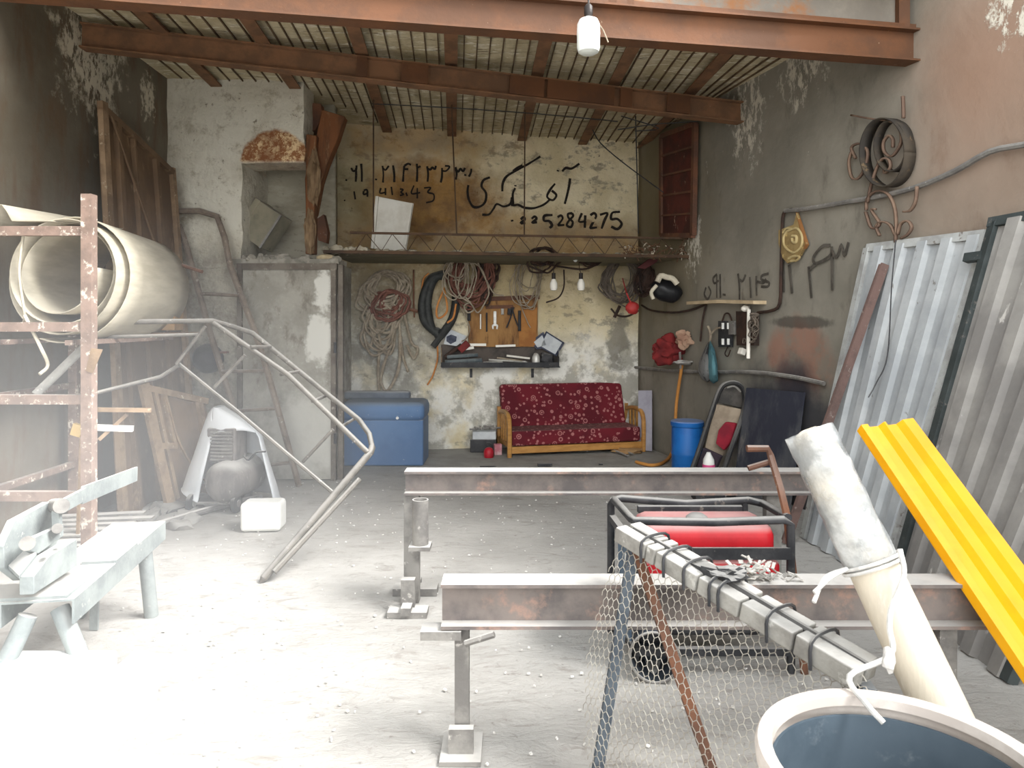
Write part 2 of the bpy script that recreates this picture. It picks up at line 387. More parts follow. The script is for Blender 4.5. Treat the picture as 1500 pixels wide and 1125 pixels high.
blk(-3.28, -2.56, 6.80, 8.2, 2.0, 3.80)            # white plaster pier
blk(-2.60, -1.975, 6.80, 7.15, 3.0, 3.80)           # over the niche
mb.box((-1.9, 7.65, 1.05), (.1, 1.45, 2.1))        # return to the back wall
struct(mb.build('wall_alcove', M_ALC, smooth=False))
# niche back
mb = MB(); wallgrid(mb, (-2.6, 7.62, 0), (-1.86, 7.62, 0), 2.05, 3.8, 10, 20, .02, 4)
M_NICHE = M('grey_niche_plaster', (146, 140, 124), (166, 160, 144), 3, spots=(112, 104, 92), sscale=8, slo=.56, shi=.7, stretch=(1, 1, 2.2), bump=.5)
struct(mb.build('wall_niche', M_NICHE, smooth=True, solid=.12, soff=-1))
# ceiling between the joists, and its lath lines
mb = MB(); rows = []
for j in range(0, 50):
    r = []
    for i in range(0, 61):
        y = 4.32+j*.094; x = -3.5+i*.1
        r.append((x, y, zc(x)+.075+mnoise.noise(V((x*2.2, y*1.4, 5)))*.02))
    rows.append(r)
mb.quadgrid(rows); ceiling = struct(mb.build('ceiling', M_CEIL, smooth=True, solid=.18, soff=1))
JO = [((200, 13), (320, 130), 6.8), ((360, 27), (437, 137), 6.8), ((517, 40), (567, 193), 0), ((660.5, 57), (662, 203), 0),
      ((798, 65), (765, 204), 0), ((925, 75), (853, 212), 0), ((1062, 82), (944, 212), 0)]
def onceil(px, py):
    dx = (px-750)/F; dz = -(py-HY)/F                  # CH+dz t = 3.645-.026 dx t
    t = (3.645-CH)/(dz+.026*dx); return V((dx*t, t, CH+dz*t))
JL = []
for a, b, yend in JO:
    A, B = onceil(*a), onceil(*b); d = (B-A)/(B.y-A.y)
    y0 = 4.42+.17*(A.x); p = A+d*(max(4.45+.1*A.x, 4.25)-A.y)
    ye = yend or by(B.x)-.0; q = A+d*(ye-A.y); JL.append((p, q))
mb = MB()
ext = [(V((-3.15, 4.3, zc(-3.1))), V((-3.22, 6.75, zc(-3.2))))]+JL+[(V((2.62, 4.5, zc(2.6))), V((1.85, 7.6, zc(1.8))))]
for (p0, q0), (p1, q1), k in zip(ext[:-1], ext[1:], (3, 5, 7, 6, 6, 6, 6, 5)):
    for i in range(k):
        t = (i+1)/(k+1); a = p0.lerp(p1, t)+V((0, 0, .064)); b = q0.lerp(q1, t)+V((0, 0, .064))
        b.y = min(b.y, by(b.x)); mb.bar(a, b, .010, .014)
lath = mb.build('ceiling_lath', M('dark_lath_iron', (112, 92, 70), (84, 68, 52), 6), ceiling)
NTH = ['first', 'second', 'third', 'fourth', 'fifth', 'sixth', 'seventh']
WHERE = ['nearest the dark left wall', 'ending on the white plaster pier', 'above the faded phone number', 'in the middle of the ceiling', 'behind the hanging white bulb', 'right of the hanging white bulb', 'nearest the grey right wall']
for i, (p, q) in enumerate(JL):
    mb = MB(); mb.ibeam(p+V((0, 0, .06)), q+V((0, 0, .06)), .105, .12)
    tag(single(mb.build('ceiling_joist', DARKJ)), '%s brown ceiling joist from the left, %s' % (NTH[i], WHERE[i]), 'joist', 'ceiling joists')
# the two cross beams
def ytop(px, py, d): return P(px, py, d)
fa, fb = V((-3.27, 5.45, 3.66)), V((rx(6.6)+.02, 6.6, 3.41))
mb = MB(); mb.ibeam(fa, fb, .11, .19)
fbm = thing('cross_beam', 'long brown steel beam under the joists, the one further inside the shop', 'beam', fa)
mb.build('beam', DARKJ, fbm)
mb = MB()
for t0, t1 in ((.37, .385), (.435, .475), (.60, .655), (.66, .77), (.78, .80), (.86, .90)):
    a = fa.lerp(fb, t0); b = fa.lerp(fb, t1); off = V((.016, -.055, 0))
    mb.bar(a+off, b+off, .012, .16)
o = mb.build('patch_plate', PRIMER, fbm); o['label'] = 'reddish plates welded on the beam side'
na, nb = V((-3.27, 3.66, 3.305)), V((rx(4.66)+.02, 4.66, 3.275))
mb = MB(); mb.ibeam(na, nb, .12, .21)
lin_b = thing('lintel_beam', 'thick orange-brown steel lintel beam across the top of the opening', 'beam', na); mb.build('beam', PRIMER, lin_b)
# sheet-metal transom above the lintel
tr = thing('transom_panel', 'rusty sheet metal transom with brown frame above the lintel beam', 'panel', na+V((0, 0, .1)))
M_TR = M('rust_streaked_sheet', (134, 128, 118), (118, 112, 104), 2, spots=(140, 98, 66), sscale=2.2, slo=.5, shi=.66, rough=.8)
LD = (nb-na); ZT = 4.2
mb = MB()
a, b = na+V((0, .03, .1)), nb+V((0, .03, .1)); mb.hexa([a, b, V((b.x, b.y, ZT)), V((a.x, a.y, ZT)), a+V((0, .02, 0)), b+V((0, .02, 0)), V((b.x, b.y+.02, ZT)), V((a.x, a.y+.02, ZT))])
mb.build('sheet', M_TR, tr)
def tx(px): # point on the lintel line below pixel column px
    k = (px-750)/F; t = (k*na.y-na.x)/((LD.x)-k*LD.y); return na+LD*t
for px, w in ((890, .10), (917, .09), (1322, .07), (640, .06), (240, .08)):
    c = tx(px); mb = MB(); mb.bar(c+V((0, -.0, .105)), V((c.x, c.y, ZT)), w, .05, (0, 1, 0)); mb.build('frame_post', PRIMER, tr)
mb = MB(); mb.bar(na+V((0, -.0, .125)), nb+V((0, 0, .125)), .05, .035); mb.build('frame_rail', PRIMER, tr)
# flat roof over the shop behind the transom is the ceiling slab itself

# ------------------------------------------------------------------ painted lettering on the walls
M_INK = M('black_wall_paint', (34, 28, 24), (58, 48, 40), 20, .5, .7)
M_SPRAY = M('grey_spray_paint', (70, 66, 60), (92, 87, 80), 12)
def strokes(name, plane, lines, wpx, mat, parent, label, off=.012):
    mb = MB()
    for ln in lines:
        pts = [plane.at(x, y, off) for x, y in ln]
        if len(pts) == 1: pts = [pts[0], pts[0]+V((0, 0, -.012))]
        pts = smooth_path(pts, 4) if len(pts) > 2 else pts
        L = []; R = []; n = len(pts); dd = pts[0].y/F
        for i, p in enumerate(pts):
            t = (pts[min(i+1, n-1)]-pts[max(i-1, 0)]).normalized(); s = t.cross(plane.n).normalized()
            w = wpx*dd*.5*(.82+.3*mnoise.noise(p*9))
            L.append(p+s*w); R.append(p-s*w)
        rows = [L, R]; up = plane.n*.003
        mb.quadgrid([[q+up for q in L], [q+up for q in R], R, L, [q+up for q in L]])
    o = mb.build(name, mat, parent); o['label'] = label; return o
def cr(x0, y0, k): return lambda L: [[(x0+k*a, y0+k*b) for a, b in l] for l in L]
c8 = cr(480, 200, .3067)
word = [[(1158, 200), (1152, 240), (1142, 285), (1132, 322)], [(1120, 166), (1138, 150), (1165, 153), (1202, 130)], [(1100, 160), (1098, 166)],
        [(1086, 225), (1062, 255), (1048, 288), (1075, 304), (1092, 280), (1070, 258)], [(1062, 300), (1032, 325), (985, 342), (940, 340), (910, 326), (893, 328), (876, 326)],
        [(895, 246), (884, 275), (886, 326)], [(897, 232), (896, 238)], [(880, 290), (872, 322), (840, 334), (808, 322), (792, 345), (770, 372), (738, 373)],
        [(834, 262), (836, 225), (855, 190), (905, 160), (960, 130), (1016, 95)], [(885, 165), (905, 150), (930, 136)],
        [(775, 195), (745, 208), (735, 238), (756, 270), (752, 312), (728, 334), (695, 335), (674, 300), (668, 262), (672, 232)], [(658, 180), (656, 188)]]
strokes('lettering', BACK, c8(word), 4.0, M_INK, wall_back, 'large black handwritten Persian word for blacksmithing')
num = [[(880, 398), (882, 406)], [(922, 396), (935, 385), (941, 397), (922, 413), (944, 412)], [(974, 393), (988, 382), (997, 393), (976, 411), (1000, 409)],
       [(1074, 375), (1036, 378), (1034, 402), (1058, 404), (1071, 424), (1060, 437)], [(1098, 385), (1114, 377), (1122, 392), (1103, 420), (1106, 423), (1130, 422)],
       [(1168, 366), (1148, 370), (1150, 388), (1170, 408), (1162, 432), (1142, 424), (1152, 402), (1172, 380), (1166, 366)],
       [(1214, 366), (1200, 406), (1236, 404)], [(1230, 376), (1228, 436)], [(1254, 376), (1272, 366), (1282, 380), (1268, 408), (1255, 434), (1260, 437), (1286, 434)], [(1300, 374), (1336, 366), (1322, 400), (1308, 440)],
       [(1396, 360), (1360, 364), (1354, 394), (1384, 394), (1404, 418), (1384, 442), (1354, 430)]]
strokes('lettering', BACK, c8(num), 4.4, M_INK, wall_back, 'black handwritten phone number in Latin digits under the word')
pn = [[(90, 204), (88, 212)], [(112, 150), (122, 165), (136, 158), (138, 138)], [(135, 150), (136, 185), (134, 216)], [(160, 130), (163, 172), (163, 216)], [(226, 204), (236, 206)],
      [(262, 140), (266, 180), (264, 220)], [(264, 150), (276, 160), (292, 140)], [(312, 138), (318, 180), (318, 218)], [(366, 140), (362, 180), (360, 216)], [(366, 156), (385, 156)], [(366, 140), (384, 130), (398, 136)],
      [(426, 130), (428, 170), (426, 216)], [(426, 150), (444, 142)], [(475, 142), (480, 180), (477, 216)], [(476, 152), (490, 158), (500, 148), (512, 156), (517, 140)],
      [(546, 150), (546, 190), (540, 220)], [(546, 164), (566, 164), (582, 144), (560, 140)], [(610, 146), (616, 178), (612, 206)], [(611, 156), (624, 168), (634, 154), (646, 166), (656, 150)], [(686, 154), (684, 172), (674, 192)]]
strokes('lettering', BACK, c8(pn), 3.6, M_INK, wall_back, 'black handwritten phone number in Persian digits')
n2 = [[(80, 302), (82, 308)], [(126, 262), (132, 300)], [(172, 258), (186, 254), (190, 270), (172, 276), (172, 260)], [(190, 264), (190, 288)], [(254, 246), (250, 270), (280, 266)], [(276, 246), (276, 280)],
      [(304, 240), (309, 280)], [(345, 250), (360, 254), (350, 266), (362, 276), (345, 282)], [(374, 268), (380, 284)], [(412, 234), (400, 272), (442, 268)], [(428, 246), (428, 296)], [(460, 246), (492, 244), (478, 266), (506, 276), (504, 306), (470, 316)]]
strokes('lettering', BACK, c8(n2), 2.8, M_INK, wall_back, 'faded black handwritten number row below the Persian digits')
g1 = cr(850, 340, .338)([[(545, 240), (538, 270), (552, 290), (566, 262), (556, 236)], [(592, 182), (576, 200), (582, 222), (600, 210)], [(592, 185), (592, 285)], [(606, 182), (608, 285)], [(618, 270), (630, 272)],
      [(684, 180), (690, 235), (690, 292)], [(688, 205), (704, 212), (716, 184)], [(735, 195), (740, 285)], [(762, 190), (765, 275)], [(766, 214), (792, 220), (806, 204)], [(816, 180), (788, 188), (786, 206), (818, 218), (812, 236), (784, 236)]])
strokes('lettering', RIGHT, g1, 4.0, M_SPRAY, wall_right, 'dark sprayed Persian digits above the small wall shelf')
g2 = cr(1100, 250, .4444)([[(105, 262), (108, 400)], [(126, 310), (136, 405)], [(190, 316), (200, 420)], [(192, 326), (214, 308)], [(262, 246), (234, 250), (206, 286), (214, 306), (256, 286), (272, 262)],
      [(266, 250), (268, 395)], [(268, 270), (284, 284), (298, 244), (308, 280), (322, 236)]])
strokes('lettering', RIGHT, g2, 6.0, M_SPRAY, wall_right, 'dark sprayed Persian digits left of the corrugated sheet')
# ------------------------------------------------------------------ big things standing on the floor
# --- two I-beams on low stands (welding trestles)
def floor_beam(name, x0, x1, y, ztop, h, label, stand):
    t = thing(name, label, 'steel beam', ((x0+x1)/2, y, 0))
    mb = MB(); mb.ibeam((x0, y, ztop-h/2), (x1, y, ztop-h/2), .11, h, .012, .009); mb.build('beam', BURNT, t)
    return t, ztop-h
tf, zb = floor_beam('welding_trestle', -.57, 1.72, 3.84, .703, .125, 'scorched steel beam lying across low stands, the far one, before the red sofa', None)
mb = MB(); mb.bar((-.535, 3.84, 0), (-.535, 3.84, zb), .08, .06, (0, 1, 0)); mb.bar((-.535, 3.70, .03), (-.535, 3.70, .02+.15), .07, .05, (0, 1, 0)); mb.build('post', GREYM, tf)
mb = MB(); mb.box((-.53, 3.95, .02), (.24, .1, .04)); mb.box((-.53, 3.66, .015), (.2, .1, .03)); mb.bar((-.535, 3.6, .035), (-.535, 4.05, .035), .05, .04); mb.build('foot', GREYM, tf)
mb = MB(); mb.bar((1.40, 3.86, 0), (1.40, 3.86, zb), .08, .06, (0, 1, 0)); mb.build('post', GREYM, tf)
mb = MB(); mb.box((1.40, 3.86, .012), (.2, .3, .024)); mb.build('foot', GREYM, tf)
mb = MB(); mb.pipe((-.478, 3.74, .335), (-.478, 3.74, .568), .042, .006); mb.build('pipe_socket', GREYM, tf, smooth=True)
mb = MB(); mb.box((-.478, 3.74, .325), (.11, .11, .02)); mb.build('socket_plate', GREYM, tf)
tn, zb = floor_beam('welding_trestle', -.245, 1.70, 2.52, .592, .155, 'scorched steel beam lying across low stands, the near one, behind the wire mesh', None)
mb = MB(); mb.bar((-.175, 2.52, 0), (-.175, 2.52, zb), .05, .045, (0, 1, 0)); mb.build('post', GREYM, tn)
mb = MB(); mb.bar((-.175, 2.47, .0), (-.175, 2.47, .10), .085, .03, (0, 1, 0)); mb.box((-.175, 2.50, .008), (.14, .18, .016)); mb.build('foot', GREYM, tn)
mb = MB(); mb.tube([(-.16, 2.45, zb-.04), (-.06, 2.43, zb+.0)], .011, 6); mb.box((-.245, 2.5, zb-.02), (.14, .08, .03)); mb.build('weld_scrap', GREYM, tn)
mb = MB(); mb.bar((1.52, 2.52, 0), (1.52, 2.52, zb), .06, .05, (0, 1, 0)); mb.build('post', GREYM, tn)

# --- generator in a tubular cage
g = thing('generator', 'red generator in a black tubular cage between the two floor beams', 'generator', (.83, 3.25, 0))
M_RED = M('red_generator_tank', (196, 34, 44), (176, 28, 38), 3, dust=.55, rough=.45, bump=.05)
zt = .646; C = [V((.476, 3.45, zt)), V((1.20, 3.45, zt-.02)), V((1.19, 3.06, zt+.005)), V((.525, 3.06, zt+.0))]
mb = MB(); r = .018
mb.tube([C[0]+V((0, 0, -.64)), C[0]+V((0, 0, -.03)), C[0]+V((.012, -.03, 0)), C[3]+V((-.01, .03, 0)), C[3], C[3]+V((.03, 0, 0)), C[3].lerp(C[2], .5)+V((0, 0, -.008)), C[2]+V((-.03, 0, 0)), C[2]+V((0, .0, -.02)), V((1.19, 3.06, 0))], r, 10)
mb.tube([C[0]+V((.0, 0, -.015)), C[0]+V((.05, 0, 0)), C[0].lerp(C[1], .5)+V((0, 0, -.015)), C[1]+V((-.06, 0, .01)), C[1]+V((0, -.02, 0)), C[2]+V((0, .03, 0))], r, 10)
mb.tube([C[1]+V((-.08, 0, .0)), V((C[1].x-.08, 3.45, 0))], .016, 8); mb.tube([C[3], V((.53, 3.07, .0))], .016, 8)
mb.build('cage_tube', DARK, g, smooth=True)
for p, q, w, h in (((.48, 3.45, .555), (.525, 3.06, .53), .03, .03), ((.525, 3.05, .51), (1.19, 3.05, .51), .014, .05), ((.48, 3.45, .1), (.525, 3.06, .1), .03, .03), ((.525, 3.06, .09), (1.19, 3.06, .09), .03, .03)):
    mb = MB(); mb.bar(p, q, w, h); mb.build('cage_rail', DARK, g)
mb = MB(); mb.box((.86, 3.25, .535), (.58, .30, .15)); ft_ = mb.build('fuel_tank', M_RED, g, bevel=.05)
mb = MB(); mb.box((.86, 3.25, .425), (.60, .32, .07)); mb.build('tank_skirt', M_RED, g, bevel=.02)
mb = MB(); mb.lathe([(.001, 0), (.045, 0), (.048, .012), (.03, .026), (.001, .028)], (.83, 3.22, .608)); mb.build('fuel_cap', DARK, ft_, smooth=True)
mb = MB(); mb.box((.85, 3.43, .60), (.5, .03, .035)); mb.build('control_bar', DARK, g, bevel=.005)
mb = MB(); mb.box((.84, 3.26, .25), (.5, .26, .26)); mb.box((.62, 3.2, .2), (.14, .2, .2)); mb.build('engine', DARK, g, bevel=.02)
mb = MB(); mb.box((.515, 3.27, .32), (.012, .34, .42)); sp_ = mb.build('side_panel', M('blue_grey_panel', (92, 112, 132), (70, 88, 106), 5, spots=(160, 158, 150), sscale=14, dust=.4, rough=.6), g)
mb = MB(); mb.box((.508, 3.2, .4), (.006, .03, .12)); mb.build('vent_label', WHITE, sp_)
# rusty F-shaped clamp standing against the cage
t = thing('bar_clamp', 'rusty F-shaped steel clamp standing at the right end of the generator cage', 'clamp', (1.245, 3.06, 0))
a = P(1126, 662, 3.3); mb = MB()
mb.tube([(1.245, 3.05, 0), P(1152, 752, 3.12), P(1143, 715, 3.2), P(1129, 668, 3.3), P(1124, 657, 3.3), P(1094, 657, 3.3)], .017, 8)
mb.build('bar', RUST, t, smooth=True)
mb = MB(); mb.tube([P(1129, 676, 3.3), P(1096, 686, 3.3)], .014, 8); mb.build('jaw', RUST, t, smooth=True)
# wood shavings on the near beam's top flange
mb = MB()
for i in range(90):
    c = V((.86+RD.gauss(0, .07), 2.52+RD.uniform(-.05, .05), .596)); c.z += .05*RD.random()*max(0, 1-abs(c.x-.86)/.13)
    mb.bar(c, c+V((RD.uniform(-.035, .035), RD.uniform(-.03, .03), RD.uniform(-.002, .025))), RD.uniform(.006, .018), .003)
tag(single(mb.build('shavings_heap', M('pale_shavings', (196, 192, 184), (140, 136, 130), 12, dust=.4))), 'little heap of pale shavings lying on the near floor beam', 'scrap', kind='stuff')
# --- the sawhorse with chicken wire
sh = thing('mesh_sawhorse', 'dusty A-shaped sawhorse hung with chicken wire in the foreground', 'sawhorse', (.6, 2.1, 0))
A = V((.412, 2.42, .775)); B = V((.88, 1.777, .623)); dr = (B-A).normalized(); sd = V((dr.y, -dr.x, 0)).normalized()*-1
M_DUSTW = M('dust_caked_timber', (150, 148, 142), (120, 117, 112), 6, spots=(176, 174, 168), sscale=16, dust=.7, rough=.9, bump=.5)
for s, j in ((1, 0), (-1, .012)):
    mb = MB(); off = sd*(-.032*s)
    a = A-dr*.04+off; n = 6
    cuts = [0, .17, .22, .42, .60, .80, 1.0]
    for c0, c1 in zip(cuts[:-1], cuts[1:]):
        p = a.lerp(B+off, c0+.004+j*.3); q = a.lerp(B+off, c1-.004); mb.bar(p, q, .050+.004*RD.random(), .052+.006*RD.random())
    mb.build('ridge_bar', M_DUSTW, sh, bevel=.006)
mb = MB(); mb.tube([A+V((0, 0, .022)), A.lerp(B, .5)+V((.0, 0, .028)), B+V((0, 0, .022))], .010, 6); mb.build('ridge_rod', BLACK, sh, smooth=True)
for tt in (.12, .24, .34, .46, .50, .70, .86):
    c = A.lerp(B, tt); mb = MB(); mb.tube([c+sd*-.066+V((0, 0, -.035)), c+sd*-.062+V((0, 0, .032)), c+V((0, 0, .045)), c+sd*.062+V((0, 0, .032)), c+sd*.066+V((0, 0, -.035))], .005, 5, k=3); mb.build('wire_tie', DARK, sh, smooth=True)
mb = MB(); c = A.lerp(B, .37)+V((0, 0, .03)); mb.box(c, (.05, .12, .018), .5); mb.box(c+V((.03, -.05, .01)), (.03, .10, .012), .9); mb.lump(c+V((.06, -.06, .005)), (.05, .04, .02), 5, .3); mb.build('burnt_scrap', DARK, sh)
L1 = V((.265, 2.30, 0)); L2 = V((.66, 2.27, 0))
M_LEG = M('blue_grey_leg_steel', (92, 100, 108), (70, 76, 84), 6, spots=(150, 140, 132), sscale=12, dust=.4)
for q, m in ((L1, M_LEG), (L2, RUST)):
    mb = MB(); mb.bar(A+V((0, 0, -.03)), q, .034, .034, (1, 0, 0)); mb.build('leg', m, sh)
for q in (V((.70, 1.66, 0)), V((1.03, 1.88, 0))):
    mb = MB(); mb.bar(B+V((0, 0, -.03)), q, .034, .034, (1, 0, 0)); mb.build('leg', M_LEG, sh)
# chicken wire: hexagons over the near face, bulging loosely round the first leg
mb = MB(); cell = .027
def wirepos(u, v):       # u metres along the ridge from A, v metres down from the ridge
    base = A+dr*max(min(u, .84), -.25) if u >= 0 else A+V((-.02, .02, 0))*0
    n0 = V((sd.x, sd.y, 0))*-1
    foot = L1.lerp(V((.70, 1.64, 0)), max(0, min(1, u/.83)))
    top = A+dr*u
    p = top.lerp(V((foot.x, foot.y, foot.z)), v/.80)
    if u < 0:            # the loose flap hanging past the leg
        p = A.lerp(L1, v/.80)+V((u*.55, -u*.25, 0))
    out = V((-.8, -.55, 0)).normalized()
    bul = .02*math.sin(math.pi*min(1, v/.8))+.012*mnoise.noise(V((u*5, v*5, 1)))
    return p+out*(bul+.022)+V((mnoise.noise(V((u*9, v*9, 3)))*.006, 0, mnoise.noise(V((u*9, v*9, 8)))*.006))
edges = set(); w3 = cell*math.sqrt(3)/1.0
def hexpt(i, j, k):
    cx = (i+.5*(j & 1))*cell*1.0; cy = j*cell*.95
    return [(cx-cell*.5, cy+cell*.2), (cx, cy-cell*.22), (cx+cell*.5, cy+cell*.2), (cx+cell*.5, cy+cell*.66), (cx, cy+cell*1.1), (cx-cell*.5, cy+cell*.66)][k]
for i in range(-4, 31):
    for j in range(0, 30):
        cx = (i+.5*(j & 1))*cell
        if cx < -.012-.075*math.sin(math.pi*min(1, j*cell/.75))-.01: continue
        for a, b in ((0, 1), (1, 2), (0, 5)):
            p, q = hexpt(i, j, a), hexpt(i, j, b); mb.tube([wirepos(*p), wirepos(*q)], .00135, 3, cap=False)
mb.build('wire_mesh', M('galvanised_wire', (182, 176, 164), (148, 142, 132), 9, rough=.6), sh)

# --- tub, pole and cord in the foreground
tc = V((.738, 1.345, 0)); ZR = .672
tb = thing('plastic_tub', 'big dark plastic tub with a thick white rim in the near right corner', 'tub', tc)
mb = MB(); mb.lathe([(.001, 0), (.205, 0), (.212, .01), (.238, ZR-.04), (.232, ZR-.04), (.205, .02), (.001, .018)], tc, n=56)
M_TUBI = M('blue_grey_tub', (82, 94, 104), (70, 82, 92), 3, spots=(120, 128, 134), sscale=7, slo=.6, shi=.75, rough=.55, bump=.03)
mb.build('tub_wall', M_TUBI, tb, smooth=True)
mb = MB(); mb.lathe([(.238, ZR-.06), (.256, ZR-.06), (.266, ZR-.03), (.268, ZR-.006), (.262, ZR+.004), (.244, ZR+.005), (.236, ZR), (.2345, ZR-.02)], tc, n=64)
mb.bm.faces.ensure_lookup_table(); bmesh.ops.delete(mb.bm, geom=[f for f in mb.bm.faces if len(f.verts) > 4], context='FACES')
mb.build('rim', M('dirty_white_rim', (214, 206, 198), (190, 180, 172), 5, rough=.55, bump=.05), tb, smooth=True)
pb, pt = V((1.23, 1.53, .0)), V((.815, 1.95, 1.185)); pd = (pt-pb).normalized()
po = thing('wooden_pole', 'thick pale wooden pole wrapped in plastic film leaning behind the tub', 'pole', pb)
M_POLE = M('pale_stripped_wood', (206, 196, 178), (186, 176, 160), 3, spots=(226, 220, 206), sscale=6, slo=.5, shi=.7, stretch=(3, 3, .7), rough=.7, bump=.2)
mb = MB(); pts = [pb.lerp(pt, i/10)+V((0, 0, 0)) for i in range(11)]; mb.tube(pts, [.066-.005*i/10 for i in range(10)]+[.052], 20)
mb.tube([pt-pd*.01, pt+pd*.012, pt+pd*.022], [.055, .046, .02], 20); mb.build('pole', M_POLE, po, smooth=True)
n = NT('cloudy_plastic_film'); a = n.mix(n.ramp(n.noise(8, 6, .6), .42, .6), lin((150, 154, 156)), lin((206, 208, 208)))
n.setin(n.b.inputs['Alpha'], n.ramp(n.noise(5, 6, .6), .35, .62, .3, .75)); n.bump(n.noise(14, 5, .6), .6, .02); M_FILM = n.done(a, .28, 0, .5)
mb = MB(); rows = []
for i in range(0, 15):
    c = pt.lerp(pb, i/14*.275)+pd*.016; ang = []
    sdv = pd.cross(V((0, 0, 1))).normalized(); uv = pd.cross(sdv)
    rows.append([c+(sdv*math.cos(a)+uv*math.sin(a))*(.066+.006*mnoise.noise(V((i*.6, math.cos(a)*1.5, math.sin(a)*1.5)))) for a in [2*math.pi*k/24 for k in range(24)]])
mb.quadgrid(rows, True); mb.build('film', M_FILM, po, smooth=True)
M_STR = M('white_cord', (212, 210, 206), (190, 188, 184), 20, rough=.8)
kk = pb.lerp(pt, .735); mb = MB(); sdv = pd.cross(V((0, 0, 1))).normalized(); uv = pd.cross(sdv)
for s in range(2): mb.tube([kk+pd*(.012*s)+(sdv*math.cos(a)+uv*math.sin(a))*.074 for a in [2*math.pi*k/20 for k in range(20)]], .0045, 6, True)
e = kk-sdv*0+V((-.075, -.02, -.0)); mb.tube([e, e+V((-.05, -.02, -.015)), e+V((-.10, -.04, -.045))], .0055, 6, k=4); mb.tube([e, e+V((-.06, -.01, -.02)), e+V((-.105, -.05, -.065))], .0055, 6, k=4)
f0 = P(1318, 804, kk.y-.075); rimp = tc+V((.02, .245, ZR+.010))
mb.tube([f0, P(1324, 842, 1.745), P(1306, 890, 1.72), P(1303, 920, 1.69), P(1304, 960, 1.64), rimp+V((0, .02, .02)), rimp+V((.01, -.04, -.012)), rimp+V((.03, -.07, -.035))], .0065, 7, k=5)
mb.lump(P(1302, 966, 1.60), (.014, .014, .03), 2, .2, sub=2)
tag(single(mb.build('tied_cord', M_STR)), 'white cord tied round the wooden pole and hooked over the tub rim', 'cord')

# --- yellow ribbed steel profile
yq = V((1.79, 1.76, 0)); yt = V((1.57, 3.02, 1.06)); yd = (yt-yq).normalized()
mb = MB(); wv = .0
prof = []
W2 = .118; top = [(-W2, -.012), (-W2+.006, .020), (-.084, .022), (-.070, .0), (-.03, .0), (-.012, .024), (-.004, .024), (.010, .0), (.052, .0), (.072, .026), (W2, .028)]
prof = top+[(x, y-.006) for x, y in reversed(top)]
nrm = V((1, 0, 0)).cross(yd).normalized(); nrm = nrm if nrm.z > 0 else -nrm
mb.extr(yq+V((0, 0, .0)), yt, prof, nrm)
tag(single(mb.build('ribbed_profile', M('yellow_paint', (240, 172, 12), (232, 160, 8), 3, spots=(250, 200, 70), sscale=16, slo=.7, shi=.74, dust=.08, rough=.4, bump=.05))), 'bright yellow ribbed steel profile leaning over the near floor beam at right', 'steel profile')

# --- corrugated sheets against the right wall
def corr(name, label, TF, TN, BF, BN, ribs, mat, fmat, frame, extra=None, dep=.03):
    t = thing(name, label, 'metal sheet', (BF+BN)/2)
    nrm = (TF-BF).cross(BN-BF).normalized(); nrm = nrm if nrm.x < 0 else -nrm
    mb = MB(); rows = []; prof = []
    for k in range(ribs):
        for a, h in ((0, 0), (.42, 0), (.50, 1), (.86, 1), (.94, 0)): prof.append(((k+a)/ribs, h))
    prof.append((1, 0))
    for v in [i/16 for i in range(17)]:
        rows.append([BF.lerp(BN, u).lerp(TF.lerp(TN, u), v)+nrm*(h*dep+.006*mnoise.noise(V((u*3, v*3, 2)))) for u, h in prof])
    mb.quadgrid(rows); mb.build('corrugated_sheet', mat, t, solid=.002)
    for nm, p, q in frame(TF, TN, BF, BN):
        mb = MB(); mb.bar(p, q, .055, .045, nrm); mb.build(nm, fmat, t)
    return t, nrm
n = NT('white_grey_corrugated'); a = n.mix(n.ramp(n.noise(2.2, 7, .6), .36, .64), lin((176, 179, 180)), lin((150, 154, 157)))
a = n.mix(n.ramp(n.noise(12, 8, .7, n.mapped((1, 1, .5))), .63, .68), a, lin((120, 118, 114))); n.bump(n.noise(9, 6, .6), .2, .01); M_COR1 = n.done(a, .6)
n = NT('grey_bare_corrugated'); a = n.mix(n.ramp(n.noise(2.2, 7, .6), .36, .64), lin((150, 147, 142)), lin((124, 121, 118)))
a = n.mix(n.ramp(n.noise(7, 8, .7, n.mapped((1, 1, .3))), .62, .70), a, lin((196, 192, 186))); n.bump(n.noise(9, 6, .6), .2, .01); M_COR2 = n.done(a, .65)
M_FRW = M('white_grey_frame', (176, 178, 176), (150, 150, 148), 5, spots=(110, 102, 96), sscale=14, dust=.2)
M_FRD = M('dark_green_grey_frame', (66, 72, 72), (54, 60, 60), 5, spots=(110, 106, 102), sscale=16, dust=.3, rough=.6)
T1F, T1N, B1F, B1N = P(1272, 364, 4.98), P(1445, 344, 4.10), V((2.02, 4.95, 0)), V((2.10, 4.06, 0))
corr('gate_leaf', 'pale corrugated gate leaf leaning on the right wall, behind the dark-framed one', T1F, T1N, B1F, B1N, 5, M_COR1, M_FRW,
     lambda a, b, c, d: [('top_rail', a, b), ('stile', a, c), ('stile', b, d)])
T2F, T2N, B2F, B2N = P(1458, 326, 3.97), V((2.93, 2.95, 2.07)), V((2.08, 3.93, 0)), V((2.06, 2.98, 0))
t2, nr = corr('gate_leaf', 'grey corrugated gate leaf in a dark steel frame at the right edge', T2F, T2N, B2F, B2N, 5, M_COR2, M_FRD,
     lambda a, b, c, d: [('top_rail', a+(a-b)*.03, b), ('stile', a, c), ('stile', b, d)])
q = T2F.lerp(B2F, .09); mb = MB(); mb.bar(q, q+(T2F-T2N).normalized()*.13, .05, .04, nr); mb.build('hinge_lug', M_FRD, t2)
